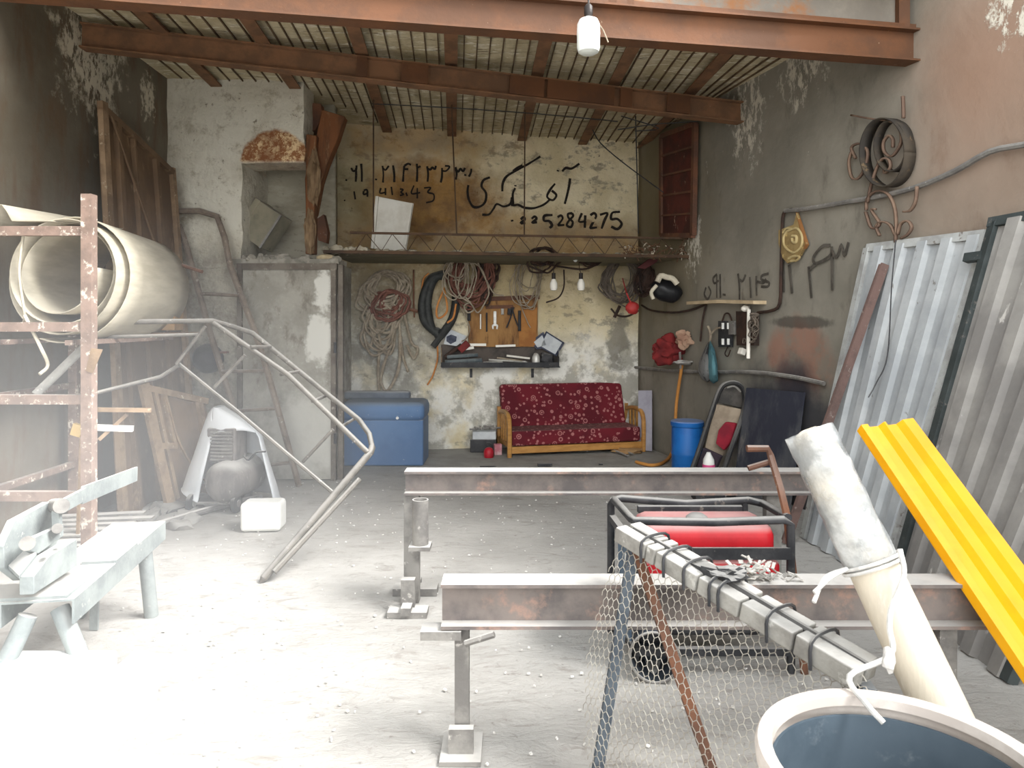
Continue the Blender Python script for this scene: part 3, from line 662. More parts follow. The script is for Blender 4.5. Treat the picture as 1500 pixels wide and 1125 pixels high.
q = T2F.lerp(B2F, .68); mb = MB(); mb.bar(q, q+(B2F-T2F).normalized()*.12, .02, .09, nr); mb.build('hinge_barrel', M_FRD, t2)
a, b = P(1296, 388, 4.72), V((1.86, 4.86, 0)); mb = MB(); mb.extr(a, b, [(-.04, 0), (.04, 0), (.04, .012), (-.028, .012), (-.028, .06), (-.04, .06)], (-.9, -.3, .3))
tag(single(mb.build('angle_iron', M('purple_brown_iron', (116, 94, 88), (96, 80, 76), 5, spots=(150, 140, 134), sscale=18, dust=.2))), 'long rusty angle iron leaning on the pale corrugated leaf', 'angle iron')
mb = MB(); mb.tube([P(1312, 352, 4.6), P(1306, 420, 4.55), P(1300, 520, 4.5), P(1284, 560, 4.5), P(1272, 582, 4.48)], .004, 5, k=5)
tag(single(mb.build('thin_wire', DARK)), 'thin dark wire hanging over the pale corrugated gate leaf', 'wire')
mb = MB(); mb.box((1.84, 4.9, .75), (.10, .05, .05), .3); mb.build('x', GREYM) if False else mb.bm.free()

# --- open dark pipe end / bucket under the near beam
t = thing('steel_bucket', 'dark round bucket lying on its side under the near beam', 'bucket', (.60, 3.02, 0))
c = V((.592, 2.98, .10)); mb = MB(); ax = V((-.16, -1, .12)).normalized(); mb.lathe([(.085, -.2), (.098, 0), (.101, 0), (.101, -.01), (.089, -.21), (.001, -.21), (.001, -.2)], c, ax, 32); mb.build('bucket_body', M('dark_blue_grey_bucket', (60, 66, 74), (48, 54, 60), 5, rough=.7), t, smooth=True)
mb = MB(); q1 = ax.orthogonal().normalized(); q2 = ax.cross(q1); mb.tube([c+(q1*math.cos(a)+q2*math.sin(a))*.1 for a in [2*math.pi*k/36 for k in range(36)]], .006, 6, True); mb.build('bucket_rim', GREYM, t, smooth=True)

# --- sofa
s0 = V((-.052, 7.86, 0)); s1 = V((1.535, 8.24, 0)); sx = (s1-s0).normalized(); sy = V((-sx.y, sx.x, 0)); L = (s1-s0).length
so = thing('wooden_sofa', 'low wooden sofa with dark red patterned cushions before the back wall', 'sofa', (s0+s1)/2)
def S(x, y, z): return s0+sx*x+sy*y+V((0, 0, z))
n = NT('dark_red_floral_fabric')
v = n.mapped((1, 1, 1)); d1 = n.voro(9.5, v, rnd=.75); c1 = n.math('MAXIMUM', n.ramp(n.math('ABSOLUTE', n.math('SUBTRACT', d1, .24)), .035, .06, 1, 0), n.ramp(d1, .10, .13, 1, 0))
d2 = n.voro(19, v); c2 = n.math('MULTIPLY', n.ramp(d2, .26, .32, 1, 0), n.ramp(d1, .33, .38))
br = n.math('MULTIPLY', n.math('MAXIMUM', c1, c2), n.ramp(n.noise(30, 5, .7), .30, .46))
a = n.mix(n.ramp(n.noise(3, 4, .5), .4, .6), lin((108, 32, 42)), lin((90, 28, 37))); a = n.mix(n.math('MULTIPLY', br, .75), a, lin((182, 122, 120)))
a = n.mix(n.math('MULTIPLY', n.ramp(n.up(), .7, .95), .3), a, lin((150, 130, 124))); n.bump(n.noise(60, 3, .5), .2, .005); M_FAB = n.done(a, .95)
OAK = M('honey_varnished_wood', (186, 138, 78), (164, 118, 64), 5, stretch=(1, 1, 5), rough=.4, bump=.08)
RM = Matrix((sx, sy, V((0, 0, 1)))).transposed()
mb = MB(); mb.box(S(L/2, .26, .20), (L-.10, .50, .17), M3=RM); mb.build('seat_cushion', M_FAB, so, bevel=.03)
ta = math.radians(18); M3 = RM @ Matrix.Rotation(-ta, 3, 'X')
mb = MB(); mb.box(S(L/2-.02, .50, .50), (L-.12, .12, .52), M3=M3); mb.build('back_cushion', M_FAB, so, bevel=.03)
mb = MB(); mb.bar(S(.03, .02, .075), S(L-.03, .02, .075), .04, .075); mb.build('front_rail', OAK, so, bevel=.006)
mb = MB(); mb.bar(S(.03, .5, .1), S(L-.03, .5, .1), .04, .07); mb.build('back_rail', OAK, so)
for x in (.025, L-.025):
    ar = MB(); ar.tube([S(x, .0, 0), S(x, -.005, .3), S(x, .015, .40), S(x, .07, .455), S(x, .2, .475), S(x, .36, .465), S(x, .48, .44)], .026, 8, k=4); f = ar.build('arm_frame', OAK, so, smooth=True)
    mb = MB(); mb.bar(S(x, .53, 0), S(x, .53, .5), .045, .045, sx); mb.build('rear_leg', OAK, so)
    mb = MB(); mb.bar(S(x, .02, .13), S(x, .5, .13), .03, .05); mb.build('arm_rail', OAK, so)
    for k in range(4):
        mb = MB(); mb.bar(S(x, .09+.1*k, .14), S(x, .09+.1*k, .455), .03, .018, sx); mb.build('slat', OAK, so)

# --- blue chest by the door
n = NT('dusty_blue_plastic'); a = n.mix(n.ramp(n.noise(2, 6, .6), .36, .64), lin((84, 116, 156)), lin((70, 102, 142)))
a = n.mix(n.math('MULTIPLY', n.ramp(n.up(), .2, .9), .8), a, lin((122, 132, 142))); a = n.mix(n.ramp(n.noise(22, 7, .7), .66, .70), a, lin((190, 194, 198))); n.bump(n.noise(20, 5, .6), .08, .01); M_BLUE = n.done(a, .55)
t = thing('storage_chest', 'blue dusty storage chest with rounded lid beside the steel door', 'chest', (-1.35, 7.62, 0))
def CH_(px, py): return P(px, py, 7.39)
mb = MB(); mb.box((-1.345, 7.635, .24), (.86, .47, .48)); mb.build('chest_body', M_BLUE, t, bevel=.02)
mb = MB(); mb.box((-1.345, 7.625, .56), (.885, .50, .20)); lid_ = mb.build('lid', M_BLUE, t, bevel=.06)
mb = MB(); mb.box((-1.47, 7.84, .69), (.72, .12, .09)); mb.build('lid_back', M('dusty_blue_grey', (104, 112, 122), (90, 98, 110), 4, dust=.5), t, bevel=.03)
for x in (-1.60, -1.18):
    mb = MB(); mb.cyl((x, 7.385, .50), (x, 7.37, .50), .015, 12); mb.build('lid_button', WHITE, lid_, smooth=True)

# --- door in the alcove block
dn = NT('rust_spotted_door_sheet'); a = dn.mix(dn.ramp(dn.noise(3, 8, .7), .4, .62), lin((136, 132, 122)), lin((154, 150, 140)))
a = dn.mix(dn.math('MULTIPLY', dn.ramp(dn.noise(7, 8, .75, dn.mapped((1, 1, .6))), .5, .66), .7), a, lin((104, 96, 86)))
wv = dn.math('MAXIMUM', dn.blob(P(468, 500, 6.75), .17, .6, 1.6, 6, (1.4, 1, .8)), dn.blob(P(474, 430, 6.75), .10, .6, 1.6, 7, (1.2, 1, .5)))
wv = dn.math('MAXIMUM', wv, dn.math('MULTIPLY', dn.blob(P(450, 640, 6.75), .42, .9, 1.0, 4), .7))
a = dn.mix(wv, a, lin((200, 198, 190))); a = dn.mix(dn.ramp(dn.noise(24, 8, .75), .63, .69), a, lin((198, 194, 184))); dn.bump(dn.noise(18, 6, .6), .25, .01); M_DOOR = dn.done(a, .8)
d0, d1, dz = P(352, 500, 6.74).x, P(489, 500, 6.74).x, P(420, 392, 6.74).z
do = struct(MB().box(((d0+d1)/2, 6.77, dz/2), (d1-d0-.04, .05, dz-.02)).build('door_1', M_DOOR))
mb = MB()
for p, q in (((d0, 6.745, 0), (d0, 6.745, dz+.03)), ((d1, 6.745, 0), (d1, 6.745, dz+.03)), ((d0-.03, 6.745, dz+.01), (d1+.03, 6.745, dz+.01)), ((d1+.055, 6.80, 0), (d1+.055, 6.80, dz+.03))): mb.bar(p, q, .045, .06, (0, 1, 0) if p[0] == q[0] else (0, 0, 1))
mb.build('door_frame', M('weathered_frame_steel', (112, 104, 94), (88, 80, 72), 5, spots=(168, 162, 150), sscale=18, slo=.58), do)
for z in (.35, 1.2):
    mb = MB(); mb.cyl((d1+.02, 6.71, z), (d1+.02, 6.71, z+.1), .014, 10); mb.build('hinge', DARK, do, smooth=True)
# ------------------------------------------------------------------ left side
# --- tall rusty gate leaning on the left wall
M_GATE = M('brown_rusted_sheet', (122, 98, 74), (102, 82, 64), 2.5, spots=(150, 124, 96), sscale=9, slo=.58, shi=.72, stretch=(1, 1, .5), rough=.85)
M_GFR = M('pale_rusted_frame', (150, 126, 100), (124, 102, 80), 5, spots=(180, 164, 140), sscale=18, slo=.6, rough=.85)
GT1, GT2, GB1, GB2 = P(142, 146, 5.45), P(250, 248, 6.55), V((-2.97, 5.40, 0)), V((-2.90, 6.55, 0))
t = thing('sheet_gate', 'tall rusty brown sheet metal gate leaning on the dark left wall', 'gate', (GB1+GB2)/2)
gn = (GT1-GB1).cross(GB2-GB1).normalized(); gn = gn if gn.x > 0 else -gn
mb = MB(); mb.quadgrid([[GB1.lerp(GB2, u).lerp(GT1.lerp(GT2, u), v)+gn*.01*mnoise.noise(V((u*3, v*4, 0))) for u in [i/10 for i in range(11)]] for v in [i/16 for i in range(17)]]); mb.build('sheet', M_GATE, t, solid=.004)
def gp(u, v): return GB1.lerp(GB2, u).lerp(GT1.lerp(GT2, u), v)+gn*.025
for nm, a, b, w in (('stile', gp(.03, 0), gp(.03, 1), .07), ('stile', gp(.98, 0), gp(.98, 1), .05), ('top_rail', gp(0, .985), gp(1, .985), .05), ('rib', gp(.20, 0), gp(.20, .99), .05), ('rib', gp(.72, 0), gp(.72, .985), .05), ('rib', gp(.46, 0), gp(.40, .985), .025)):
    mb = MB(); mb.bar(a, b, w, .04, gn); mb.build(nm, M_GFR if nm == 'stile' else M_GATE, t)
mb = MB(); mb.bar(gp(.1, .98)+gn*.02, gp(.75, .62)+gn*.02, .02, .015, gn); mb.build('diagonal', M_GATE, t)
# --- small framed door leaf before it
a0, a1, b0, b1 = P(205, 562, 5.55), P(300, 584, 6.1), V((-2.74, 5.70, 0.02)), V((-2.56, 6.25, 0.02))
t = thing('door_leaf', 'small rusty framed door leaf leaning below the tall brown gate', 'door leaf', (b0+b1)/2)
dn_ = (a0-b0).cross(b1-b0).normalized(); dn_ = dn_ if dn_.x > 0 else -dn_
def dp(u, v): return b0.lerp(b1, u).lerp(a0.lerp(a1, u), v)
mb = MB(); mb.quadgrid([[dp(u, v) for u in (0, .5, 1)] for v in (0, .25, .5, .75, 1)]); mb.build('panel', M_GATE, t, solid=.004)
for nm, p, q, w in (('stile', dp(.02, 0), dp(.02, 1), .085), ('stile', dp(.30, .52), dp(.30, .95), .03), ('stile', dp(.86, .1), dp(.86, .97), .05), ('rail', dp(0, .97), dp(1, .97), .05), ('rail', dp(0, .5), dp(.33, .5), .05), ('stile', dp(.16, .05), dp(.16, .95), .03)):
    mb = MB(); mb.bar(p+dn_*.02, q+dn_*.02, w, .035, dn_); mb.build(nm, M_GFR, t)
mb = MB(); mb.tube([dp(.3, .94)+dn_*.04, dp(.36, .5)+dn_*.05, dp(.62, .15)+dn_*.08, dp(.9, -.02)+dn_*.1], .008, 6, k=4); mb.build('bent_strip', M_GFR, t, smooth=True)
# --- steel rack
M_RACK = M('worn_brown_rack_steel', (142, 120, 108), (118, 100, 90), 6, spots=(206, 196, 182), sscale=20, slo=.56, shi=.64, dust=.3, rough=.75)
t = thing('steel_rack', 'worn brown square tube rack at the left edge, holding a rolled sheet', 'rack', (-2.8, 4.5, 0))
X0, X1, Y0, Y1 = -2.478, -3.14, 4.2, 5.15
for x, y, h in ((X0, Y0, 2.24), (X1, Y0, 2.24), (X1, Y1, 1.40)):
    mb = MB(); mb.bar((x, y, 0), (x, y, h), .062, .062, (0, 1, 0)); mb.build('post', M_RACK, t)
for z in (2.025, 1.465, 1.04, .475):
    mb = MB(); mb.bar((X0-.03, Y0, z), (X1-.1, Y0, z), .045, .055); mb.build('cross_bar', M_RACK, t)
for x in (X0-.12, X1+.08):
    mb = MB(); mb.bar((x, Y0, 1.372), (x, Y1+.3, 1.372), .045, .03); mb.build('side_bar', M_RACK, t)
for z in (.475, 1.04):
    mb = MB(); mb.bar((X1, Y0, z), (X1, Y1, z), .04); mb.build('side_bar', M_RACK, t)
for (x0, y0, x1_, y1_, w, m) in ((140, 600, 221, 601, .03, M_GFR), (138, 626, 195, 628, .042, WHITE), (145, 644, 186, 607, .026, M_GFR)):
    mb = MB(); mb.bar(P(x0, y0, 4.28), P(x1_, y1_, 4.34), w, w*.8); o = mb.build('stub_bar', m, t)
mb = MB(); mb.poly([P(134, 510, 4.17), P(151, 512, 4.17), P(136, 547, 4.17), P(126, 543, 4.17)], (0, -.004, 0)); mb.build('torn_flap', M_GFR, t)
mb = MB(); mb.box(P(114, 630, 4.24), (.06, .03, .07), 0, .3); mb.build('yellow_tag', M('yellow_brown_paper', (206, 176, 116), rough=.8), t)
# --- rolled white sheet on the rack
M_ROLL = M('cream_fibreglass_sheet', (190, 182, 164), (168, 160, 142), 2, stretch=(.6, .6, 3), rough=.6, bump=.08)
ra, rb = P(98, 408, 4.36), P(203, 424, 5.35); rd = (rb-ra).normalized(); ru = V((0, 0, 1)); rs = rd.cross(ru).normalized(); ru = rs.cross(rd)
t = thing('sheet_roll', 'big loose roll of cream plastic sheet lying on the rack', 'sheet roll', (ra+rb)/2-V((0, 0, .37)))
mb = MB(); rows = []; N = 150
for k in range(6):
    c = ra.lerp(rb, k/5); r = []
    for i in range(N):
        th = -2.0+i/N*2*math.pi*3.35; q = i/N
        R0 = .392-.15*q**1.2+.012*math.sin(th*2+k*.2)
        sag = -.06*q
        r.append(c+rs*(R0*.93*math.cos(th)-.03*q)+ru*(R0*1.0*math.sin(th)+.05*q)+rd*(.05*math.sin(th*.5+1)*(1-k/5)))
    rows.append(r)
mb.quadgrid(rows); mb.build('rolled_sheet', M_ROLL, t, smooth=True, solid=.007)
mb = MB(); mb.tube([ra+ru*-.29+rs*-.26, P(36, 462, 4.22), P(28, 400, 4.2), P(34, 345, 4.22)], .008, 6, k=4); mb.tube([P(36, 462, 4.22), P(60, 510, 4.2), P(70, 535, 4.25), P(58, 548, 4.2)], .010, 6, k=4); mb.build('tied_strip', M_ROLL, t, smooth=True)
t = thing('sheet_offcut', 'curled cream sheet offcut lying on top of the big roll', 'sheet offcut', P(60, 330, 4.5))
mb = MB(); rows = []
for k in range(6):
    c = P(10, 345, 4.30).lerp(P(120, 338, 4.75), k/5)
    rows.append([c+V((-.15+.42*u, 0, .19*math.sin(min(1, u*2.4)*math.pi*.85)*(1-k*.1)-.03*u*k/5)) for u in [i/14 for i in range(15)]])
mb.quadgrid(rows); mb.build('curled_sheet', M_ROLL, t, smooth=True, solid=.006)
# cardboard boxes behind the roll on a shelf board
M_CARD = M('brown_cardboard', (176, 142, 100), (160, 128, 90), 4, rough=.9, bump=.08)
mb = MB(); mb.box((-2.70, 5.33, 1.40), (.62, .34, .03)); tag(single(mb.build('shelf_board', M_GATE)), 'brown shelf board behind the cream roll, carrying cardboard boxes', 'board')
t = thing('cardboard_box', 'longer cardboard box with torn flap behind the cream roll', 'box', (-2.62, 5.34, 1.42)); zc0 = P(220, 428, 5.2).z
mb = MB(); mb.box((-2.66, 5.34, (1.42+zc0+.2)/2), (.34, .22, zc0+.2-1.42-.02), .15); mb.build('carton', M_CARD, t, bevel=.004)
mb = MB(); mb.poly([P(196, 392, 5.2), P(254, 404, 5.2), P(246, 428, 5.2), P(206, 422, 5.2)], (0, .006, 0)); mb.build('flap', M_CARD, t)
mb = MB(); mb.box(P(219, 445, 5.12), (.27, .11, .085), .25); tag(single(mb.build('cardboard_box', M_CARD, bevel=.004)), 'small flat cardboard box in front of the longer one', 'box')
# diagonal batten and thin rod
mb = MB(); mb.tube([P(52, 578, 4.32), P(134, 498, 4.5)], .026, 10); tag(single(mb.build('timber_batten', M_DUSTW, smooth=True)), 'dusty round batten lying slanted through the rack', 'batten')
mb = MB(); mb.tube([P(210, 372, 5.5), P(240, 380, 5.4), P(296, 398, 5.3)], .014, 7); tag(single(mb.build('steel_rod', RUST, smooth=True)), 'brown steel rod sticking out to the right behind the cream roll', 'rod')
mb = MB(); mb.bar(V((-2.88, 4.75, 0)), P(122, 568, 4.70), .02, .012); tag(single(mb.build('flat_strip', M_GFR)), 'thin brown strip standing slanted behind the rack post', 'strip')
# dark debris bed and flat stock under the rack
mb = MB()
for i in range(9):
    z = .02+.016*i; mb.bar((-3.2+.02*RD.random(), 4.45+.06*i+.03*RD.random(), z), (-2.45-.15*RD.random(), 4.5+.07*i, z), .07, .012)
tag(single(mb.build('bar_stock', GREYM)), 'flat grey steel bars stacked on the floor under the rack', 'steel bars', kind='stuff')
mb = MB()
for i in range(26):
    x = RD.uniform(-3.0, -2.35); y = RD.uniform(5.1, 6.2); mb.lump((x, y, .0), (RD.uniform(.06, .16), RD.uniform(.06, .16), RD.uniform(.02, .07)), i, .3, sub=2)
tag(single(mb.build('rubble', M('dark_rubble', (112, 108, 102), (88, 86, 82), 8, dust=.4), smooth=True)), 'dark rubble and sweepings on the floor under the brown gate', 'rubble', kind='stuff')
mb = MB(); mb.tube([V((-2.75, 4.78, .03)), V((-2.5, 5.3, .03)), V((-2.28, 5.75, .03)), V((-2.1, 6.0, .025))], .025, 8, k=3); tag(single(mb.build('kerb_pipe', GREYM, smooth=True)), 'grey pipe lying on the floor along the dark rubble', 'pipe')
mb = MB(); mb.hexa([FL(186, 802)+V((0, 0, .004)), FL(228, 800)+V((0, 0, .004)), FL(237, 760)+V((0, 0, .004)), FL(180, 764)+V((0, 0, .004)), FL(186, 802)+V((0, 0, .014)), FL(228, 800)+V((0, 0, .014)), FL(237, 760)+V((0, 0, .014)), FL(180, 764)+V((0, 0, .014))]); tag(single(mb.build('floor_plate', GREYM)), 'thin grey metal plate lying on the floor behind the shear bench', 'plate')

# --- lever shear on its bench
t = thing('lever_shear', 'grey hand lever shear on a low channel bench with four splayed legs', 'shear', (-1.9, 3.2, 0))
ea, eb = V((-1.955, 3.76, .445)), V((-1.79, 2.70, .445)); ed = (eb-ea).normalized(); es = V((ed.y, -ed.x, 0)).normalized(); es = es if es.x > 0 else -es
mb = MB(); mb.extr(ea, eb, [(-.13, -.10), (.13, -.10), (.13, -.092), (.13, -.0)][:0] or [(-.13, -.095), (-.122, -.095), (-.122, -.008), (.122, -.008), (.122, -.095), (.13, -.095), (.13, 0), (-.13, 0)]); mb.build('bench_channel', BENCH, t)
for (k, s, fx, fy) in ((.16, .10, FL(222, 902).x, FL(222, 902).y), (.40, .02, FL(114, 902).x, FL(114, 902).y), (.93, .06, -1.50, 2.66), (.98, -.05, -1.96, 2.60)):
    p = ea.lerp(eb, k)+es*s*.8+V((0, 0, -.06)); q = V((fx, fy, .0)); mb = MB(); mb.tube([p, q], .034, 14); mb.build('leg', BENCH, t, smooth=True)
mb = MB(); mb.bar(V((-2.03, 3.48, .0)), V((-2.02, 3.48, .37)), .04, .012); mb.build('leg_brace', BENCH, t)
mb = MB(); c = ea.lerp(eb, .93); mb.box(c+V((-.1, 0, .006)), (.40, .16, .012), math.atan2(es.y, es.x)); mb.build('base_plate', BENCH, t); mb = MB(); c = ea.lerp(eb, .50); mb.box(c+es*.06+V((0, 0, .006)), (.14, .26, .012), math.atan2(es.y, es.x)); mb.build('base_plate', BENCH, t)
# body plates: outline from the photo carried on a vertical plane along the bench
def SP(px, py, off=0):   # point on the vertical plane through the bench axis
    pl = Plane(ea+es*off, es); return pl.at(px, py)
mb = MB(); mb.poly([SP(5, 800, -.10), SP(7, 832, -.10), SP(30, 850, -.10), SP(62, 838, -.10), SP(88, 790, -.10), SP(88, 742, -.10), SP(72, 735, -.10), SP(22, 762, -.10), SP(10, 788, -.10)], es*-.03); mb.build('cutter_plate', BENCH, t, bevel=.004)
mb = MB(); mb.poly([SP(28, 845, -.03), SP(28, 872, -.03), SP(94, 830, -.03), SP(94, 790, -.03), SP(52, 815, -.03)], es*.05); lj_ = mb.build('lower_jaw', BENCH, t, bevel=.003)
mb = MB(); mb.poly([SP(12, 833, -.10), SP(28, 848, -.02), SP(54, 815, -.02), SP(40, 806, -.10)], V((0, 0, .012))); mb.build('jaw_slope', BENCH, t)
mb = MB(); mb.poly([SP(34, 796, -.06), SP(36, 808, -.06), SP(46, 812, -.06), SP(84, 785, -.06), SP(84, 768, -.06), SP(40, 788, -.06)], es*.025); mb.build('link_bar', BENCH, t, bevel=.003)
for a, b, r in ((SP(40, 796, -.04), SP(40, 796, .02), .026), (SP(78, 741, -.12), SP(90, 741, .01), .03), (SP(84, 774, -.06), SP(84, 774, .0), .02)):
    mb = MB(); mb.cyl(a, b, r, 18); mb.build('pivot_pin', GREYM, t, smooth=True)
mb = MB(); mb.bar(SP(83, 748, -.02), SP(84, 774, -.02), .03, .02); mb.build('yoke', BENCH, t)
p0 = SP(90, 742, .0); p1 = P(200, 694, 3.85); mb = MB(); mb.bar(p0, p0.lerp(p1, .25)+V((0, 0, .01)), .014, .055); mb.bar(p0.lerp(p1, .22)+V((0, 0, .01)), p1, .010, .075); mb.build('lever_arm', BENCH, t)
for px, py in ((68, 811), (88, 795)):
    mb = MB(); mb.cyl(SP(px, py, .018), SP(px, py, .032), .011, 10); mb.build('bolt', BENCH, lj_, smooth=True)
# white concrete blocks at the near left
M_CONC = M('white_concrete', (214, 216, 216), (196, 198, 198), 3, dust=.3, rough=.9)
mb = MB(); mb.box((-1.82, 2.40, .12), (.62, .70, .24)); tag(single(mb.build('concrete_slab', M_CONC, bevel=.012)), 'white concrete slab at the lower left edge before the shear', 'slab')
mb = MB(); a, b, c_, d_ = P(134, 972, 2.75), P(200, 986, 2.72), P(116, 1086, 2.12), P(108, 1010, 2.15)
pa = V((-1.49, 2.76, .19)); mb.hexa([(-1.36, 2.08, 0), (-1.46, 2.08, 0), (-1.49, 2.80, 0), (-1.38, 2.78, 0), (-1.33, 2.05, .2), (-1.485, 2.06, .2), (-1.495, 2.84, .2), (-1.36, 2.80, .2)])
o = tag(single(mb.build('channel_section', M_CONC, bevel=.006)), 'white box section lying right of the concrete slab', 'steel section')

# --- bent tubular double frame
M_TUB = M('dull_tube_steel', (112, 107, 100), (90, 86, 80), 6, spots=(176, 172, 164), sscale=20, dust=.5, rough=.55, metal=.25)
t = thing('tubular_frame', 'long bent tubular ladder frame leaning from the rack down to the floor', 'frame', P(385, 855, 4.09))
foot = FL(386, 853)+V((0, 0, .022)); el = P(543, 662, 4.62)
OU = [P(148, 472, 4.62), P(312, 470, 5.05), P(340, 478, 5.1), P(370, 488, 5.1), P(397, 510, 5.08), P(479, 577, 4.95), P(526, 615, 4.85), P(541, 636, 4.75), P(545, 655, 4.66)]
mb = MB(); mb.tube(OU, .018, 10); mb.build('outer_rail', M_TUB, t, smooth=True)
IN = [P(313, 473, 5.0), P(422, 549, 4.82), P(539, 663, 4.60)]
mb = MB(); mb.tube(IN, .017, 10); mb.build('inner_rail', M_TUB, t, smooth=True)
mb = MB(); mb.tube([OU[-1], el, el.lerp(foot, .06), foot], .023, 10); mb.tube([foot, foot+(foot-el).normalized()*.03], [.023, .006], 8); mb.build('foot_bar', M_TUB, t, smooth=True)
f2a, f2b = P(527, 702, 4.52), P(402, 838, 4.12); mb = MB(); mb.tube([f2a, f2b], .018, 8); mb.build('second_bar', M_TUB, t, smooth=True)
TH = [P(262, 533, 4.9), P(347, 602, 4.82), P(488, 722, 4.46)]
mb = MB(); mb.tube(TH, .013, 8); mb.build('lower_rail', M_TUB, t, smooth=True)
mb = MB(); mb.tube([P(150, 494, 4.6), P(295, 490, 4.95)], .012, 8); mb.build('lower_rail', M_TUB, t, smooth=True)
for a, b in (((367, 508), (397, 508)), ((411, 549), (438, 544)), ((457, 588), (480, 579)), ((500, 625), (520, 613))):
    mb = MB(); mb.tube([P(*a, 4.86), P(*b, 5.0)], .011, 8); mb.build('rung', M_TUB, t, smooth=True)
for a, b in (((359, 520), (314, 568)), ((488, 629), (443, 677)), ((301, 478), (258, 534))):
    mb = MB(); mb.tube([P(*a, 4.88), P(*b, 4.86)], .012, 8); mb.build('diagonal', M_TUB, t, smooth=True)
mb = MB(); mb.tube([P(262, 535, 4.9), P(235, 552, 4.86), P(140, 576, 4.55)], .013, 8); mb.build('diagonal', M_TUB, t, smooth=True)
# --- narrow ladder against the pier
M_LAD = M('brown_grey_ladder_steel', (128, 116, 104), (104, 92, 82), 6, spots=(170, 162, 150), sscale=20, dust=.4)
t = thing('steel_ladder', 'narrow brown-grey steel ladder leaning against the white pier', 'ladder', (-2.2, 6.4, 0))
r1 = [P(262, 309, 6.62), P(318, 317, 6.62), P(337, 389, 6.6), P(372, 482, 6.5), P(397, 563, 6.42), FL(438, 712)+V((0, 0, .0))]
r2 = [P(262, 330, 6.66), P(276, 371, 6.63), P(306, 482, 6.56), P(347, 613, 6.5), FL(376, 712)]
for r in (r1, r2):
    mb = MB(); mb.tube(r, .029, 8, k=2); mb.build('side_rail', M_LAD, t, smooth=True)
for a, b, d in (((294, 430), (352, 433), 6.57), ((325, 544), (392, 543), 6.5), ((345, 602), (405, 598), 6.45), ((372, 684), (428, 677), 6.5)):
    mb = MB(); mb.tube([P(*a, d), P(*b, d)], .017, 8); mb.build('rung', M_LAD, t, smooth=True)
t = thing('hard_hat', 'dark round helmet hanging behind the steel ladder', 'helmet', P(305, 545, 6.6))
mb = MB(); mb.lathe([(.14, 0), (.135, .04), (.11, .1), (.06, .135), (.001, .145)], P(305, 525, 6.72), (.2, -1, -.1), 20); mb.build('shell', M('navy_black_plastic', (30, 32, 40), (42, 42, 46), 5, dust=.2, rough=.5), t, smooth=True)
mb = MB(); mb.bar(P(322, 516, 6.6), P(334, 516, 6.6), .05, .02); mb.build('strap', RUST, t)

# --- compressor under a bent plastic sheet
M_CMP = M('dusty_compressor_paint', (118, 112, 108), (92, 88, 86), 5, spots=(160, 154, 148), sscale=14, dust=.7, stretch=(1.5, 1.5, .6))
t = thing('air_compressor', 'dusty wheeled air compressor standing under a bent white plastic sheet', 'compressor', (-2.25, 5.7, 0))
cc = P(325, 708, 5.55); ax = V((.10, 1, 0)).normalized()
mb = MB(); mb.lathe([(.001, -.05), (.07, -.045), (.13, -.02), (.16, .03), (.16, .42), (.12, .47), (.001, .49)], cc, ax, 28); mb.build('air_tank', M_CMP, t, smooth=True)
mc = P(329, 651, 5.72); sd_ = V((ax.y, -ax.x, 0)); rot = math.atan2(sd_.y, sd_.x)
mb = MB(); mb.box(mc+V((0, .06, 0)), (.24, .22, .28), rot); mb.box(mc+V((0, .08, -.17)), (.16, .2, .09), rot); mo_ = mb.build('motor_block', M_CMP, t, bevel=.02)
mb = MB(); mb.box(mc+V((0, .08, .155)), (.20, .2, .05), rot); mb.build('motor_head', M_CMP, t, bevel=.015)
for i in range(9):
    mb = MB(); mb.bar(mc-sd_*.09+V((-.0, -.065, -.11+i*.027)), mc+sd_*.09+V((-.0, -.065, -.11+i*.027)), .012, .012); mb.build('cooling_fin', GREYM, mo_)
mb = MB(); mb.tube([mc+sd_*.14+V((0, .05, -.1)), mc+sd_*.2+V((0, 0, -.12)), mc+sd_*.26+V((0, 0, -.06)), mc+sd_*.34+V((0, 0, -.05))], .008, 6, k=3); mb.build('hose', BLACK, t, smooth=True)
for px in (281, 346):
    w = P(px, 733, 5.60); w.z = .075; mb = MB(); mb.lathe([(.001, -.02), (.05, -.02), (.073, -.016), (.075, 0), (.073, .016), (.05, .02), (.001, .02)], w, sd_, 22); wo = mb.build('wheel', BLACK, t, smooth=True)
    mb = MB(); mb.lathe([(.001, -.026), (.028, -.024), (.028, .024), (.001, .026)], w, sd_, 14); mb.build('hub', GREYM, wo, smooth=True)
mb = MB(); w0, w1 = P(281, 733, 5.6), P(346, 733, 5.6); w0.z = w1.z = .075; mb.tube([w0, w1], .012, 8); mb.build('axle', GREYM, t, smooth=True)
mb = MB(); mb.bar(cc+ax*.45+V((0, 0, -.14)), V(((cc+ax*.45).x, (cc+ax*.45).y, 0)), .05, .05, (0, 1, 0)); mb.build('rear_foot', GREYM, t)
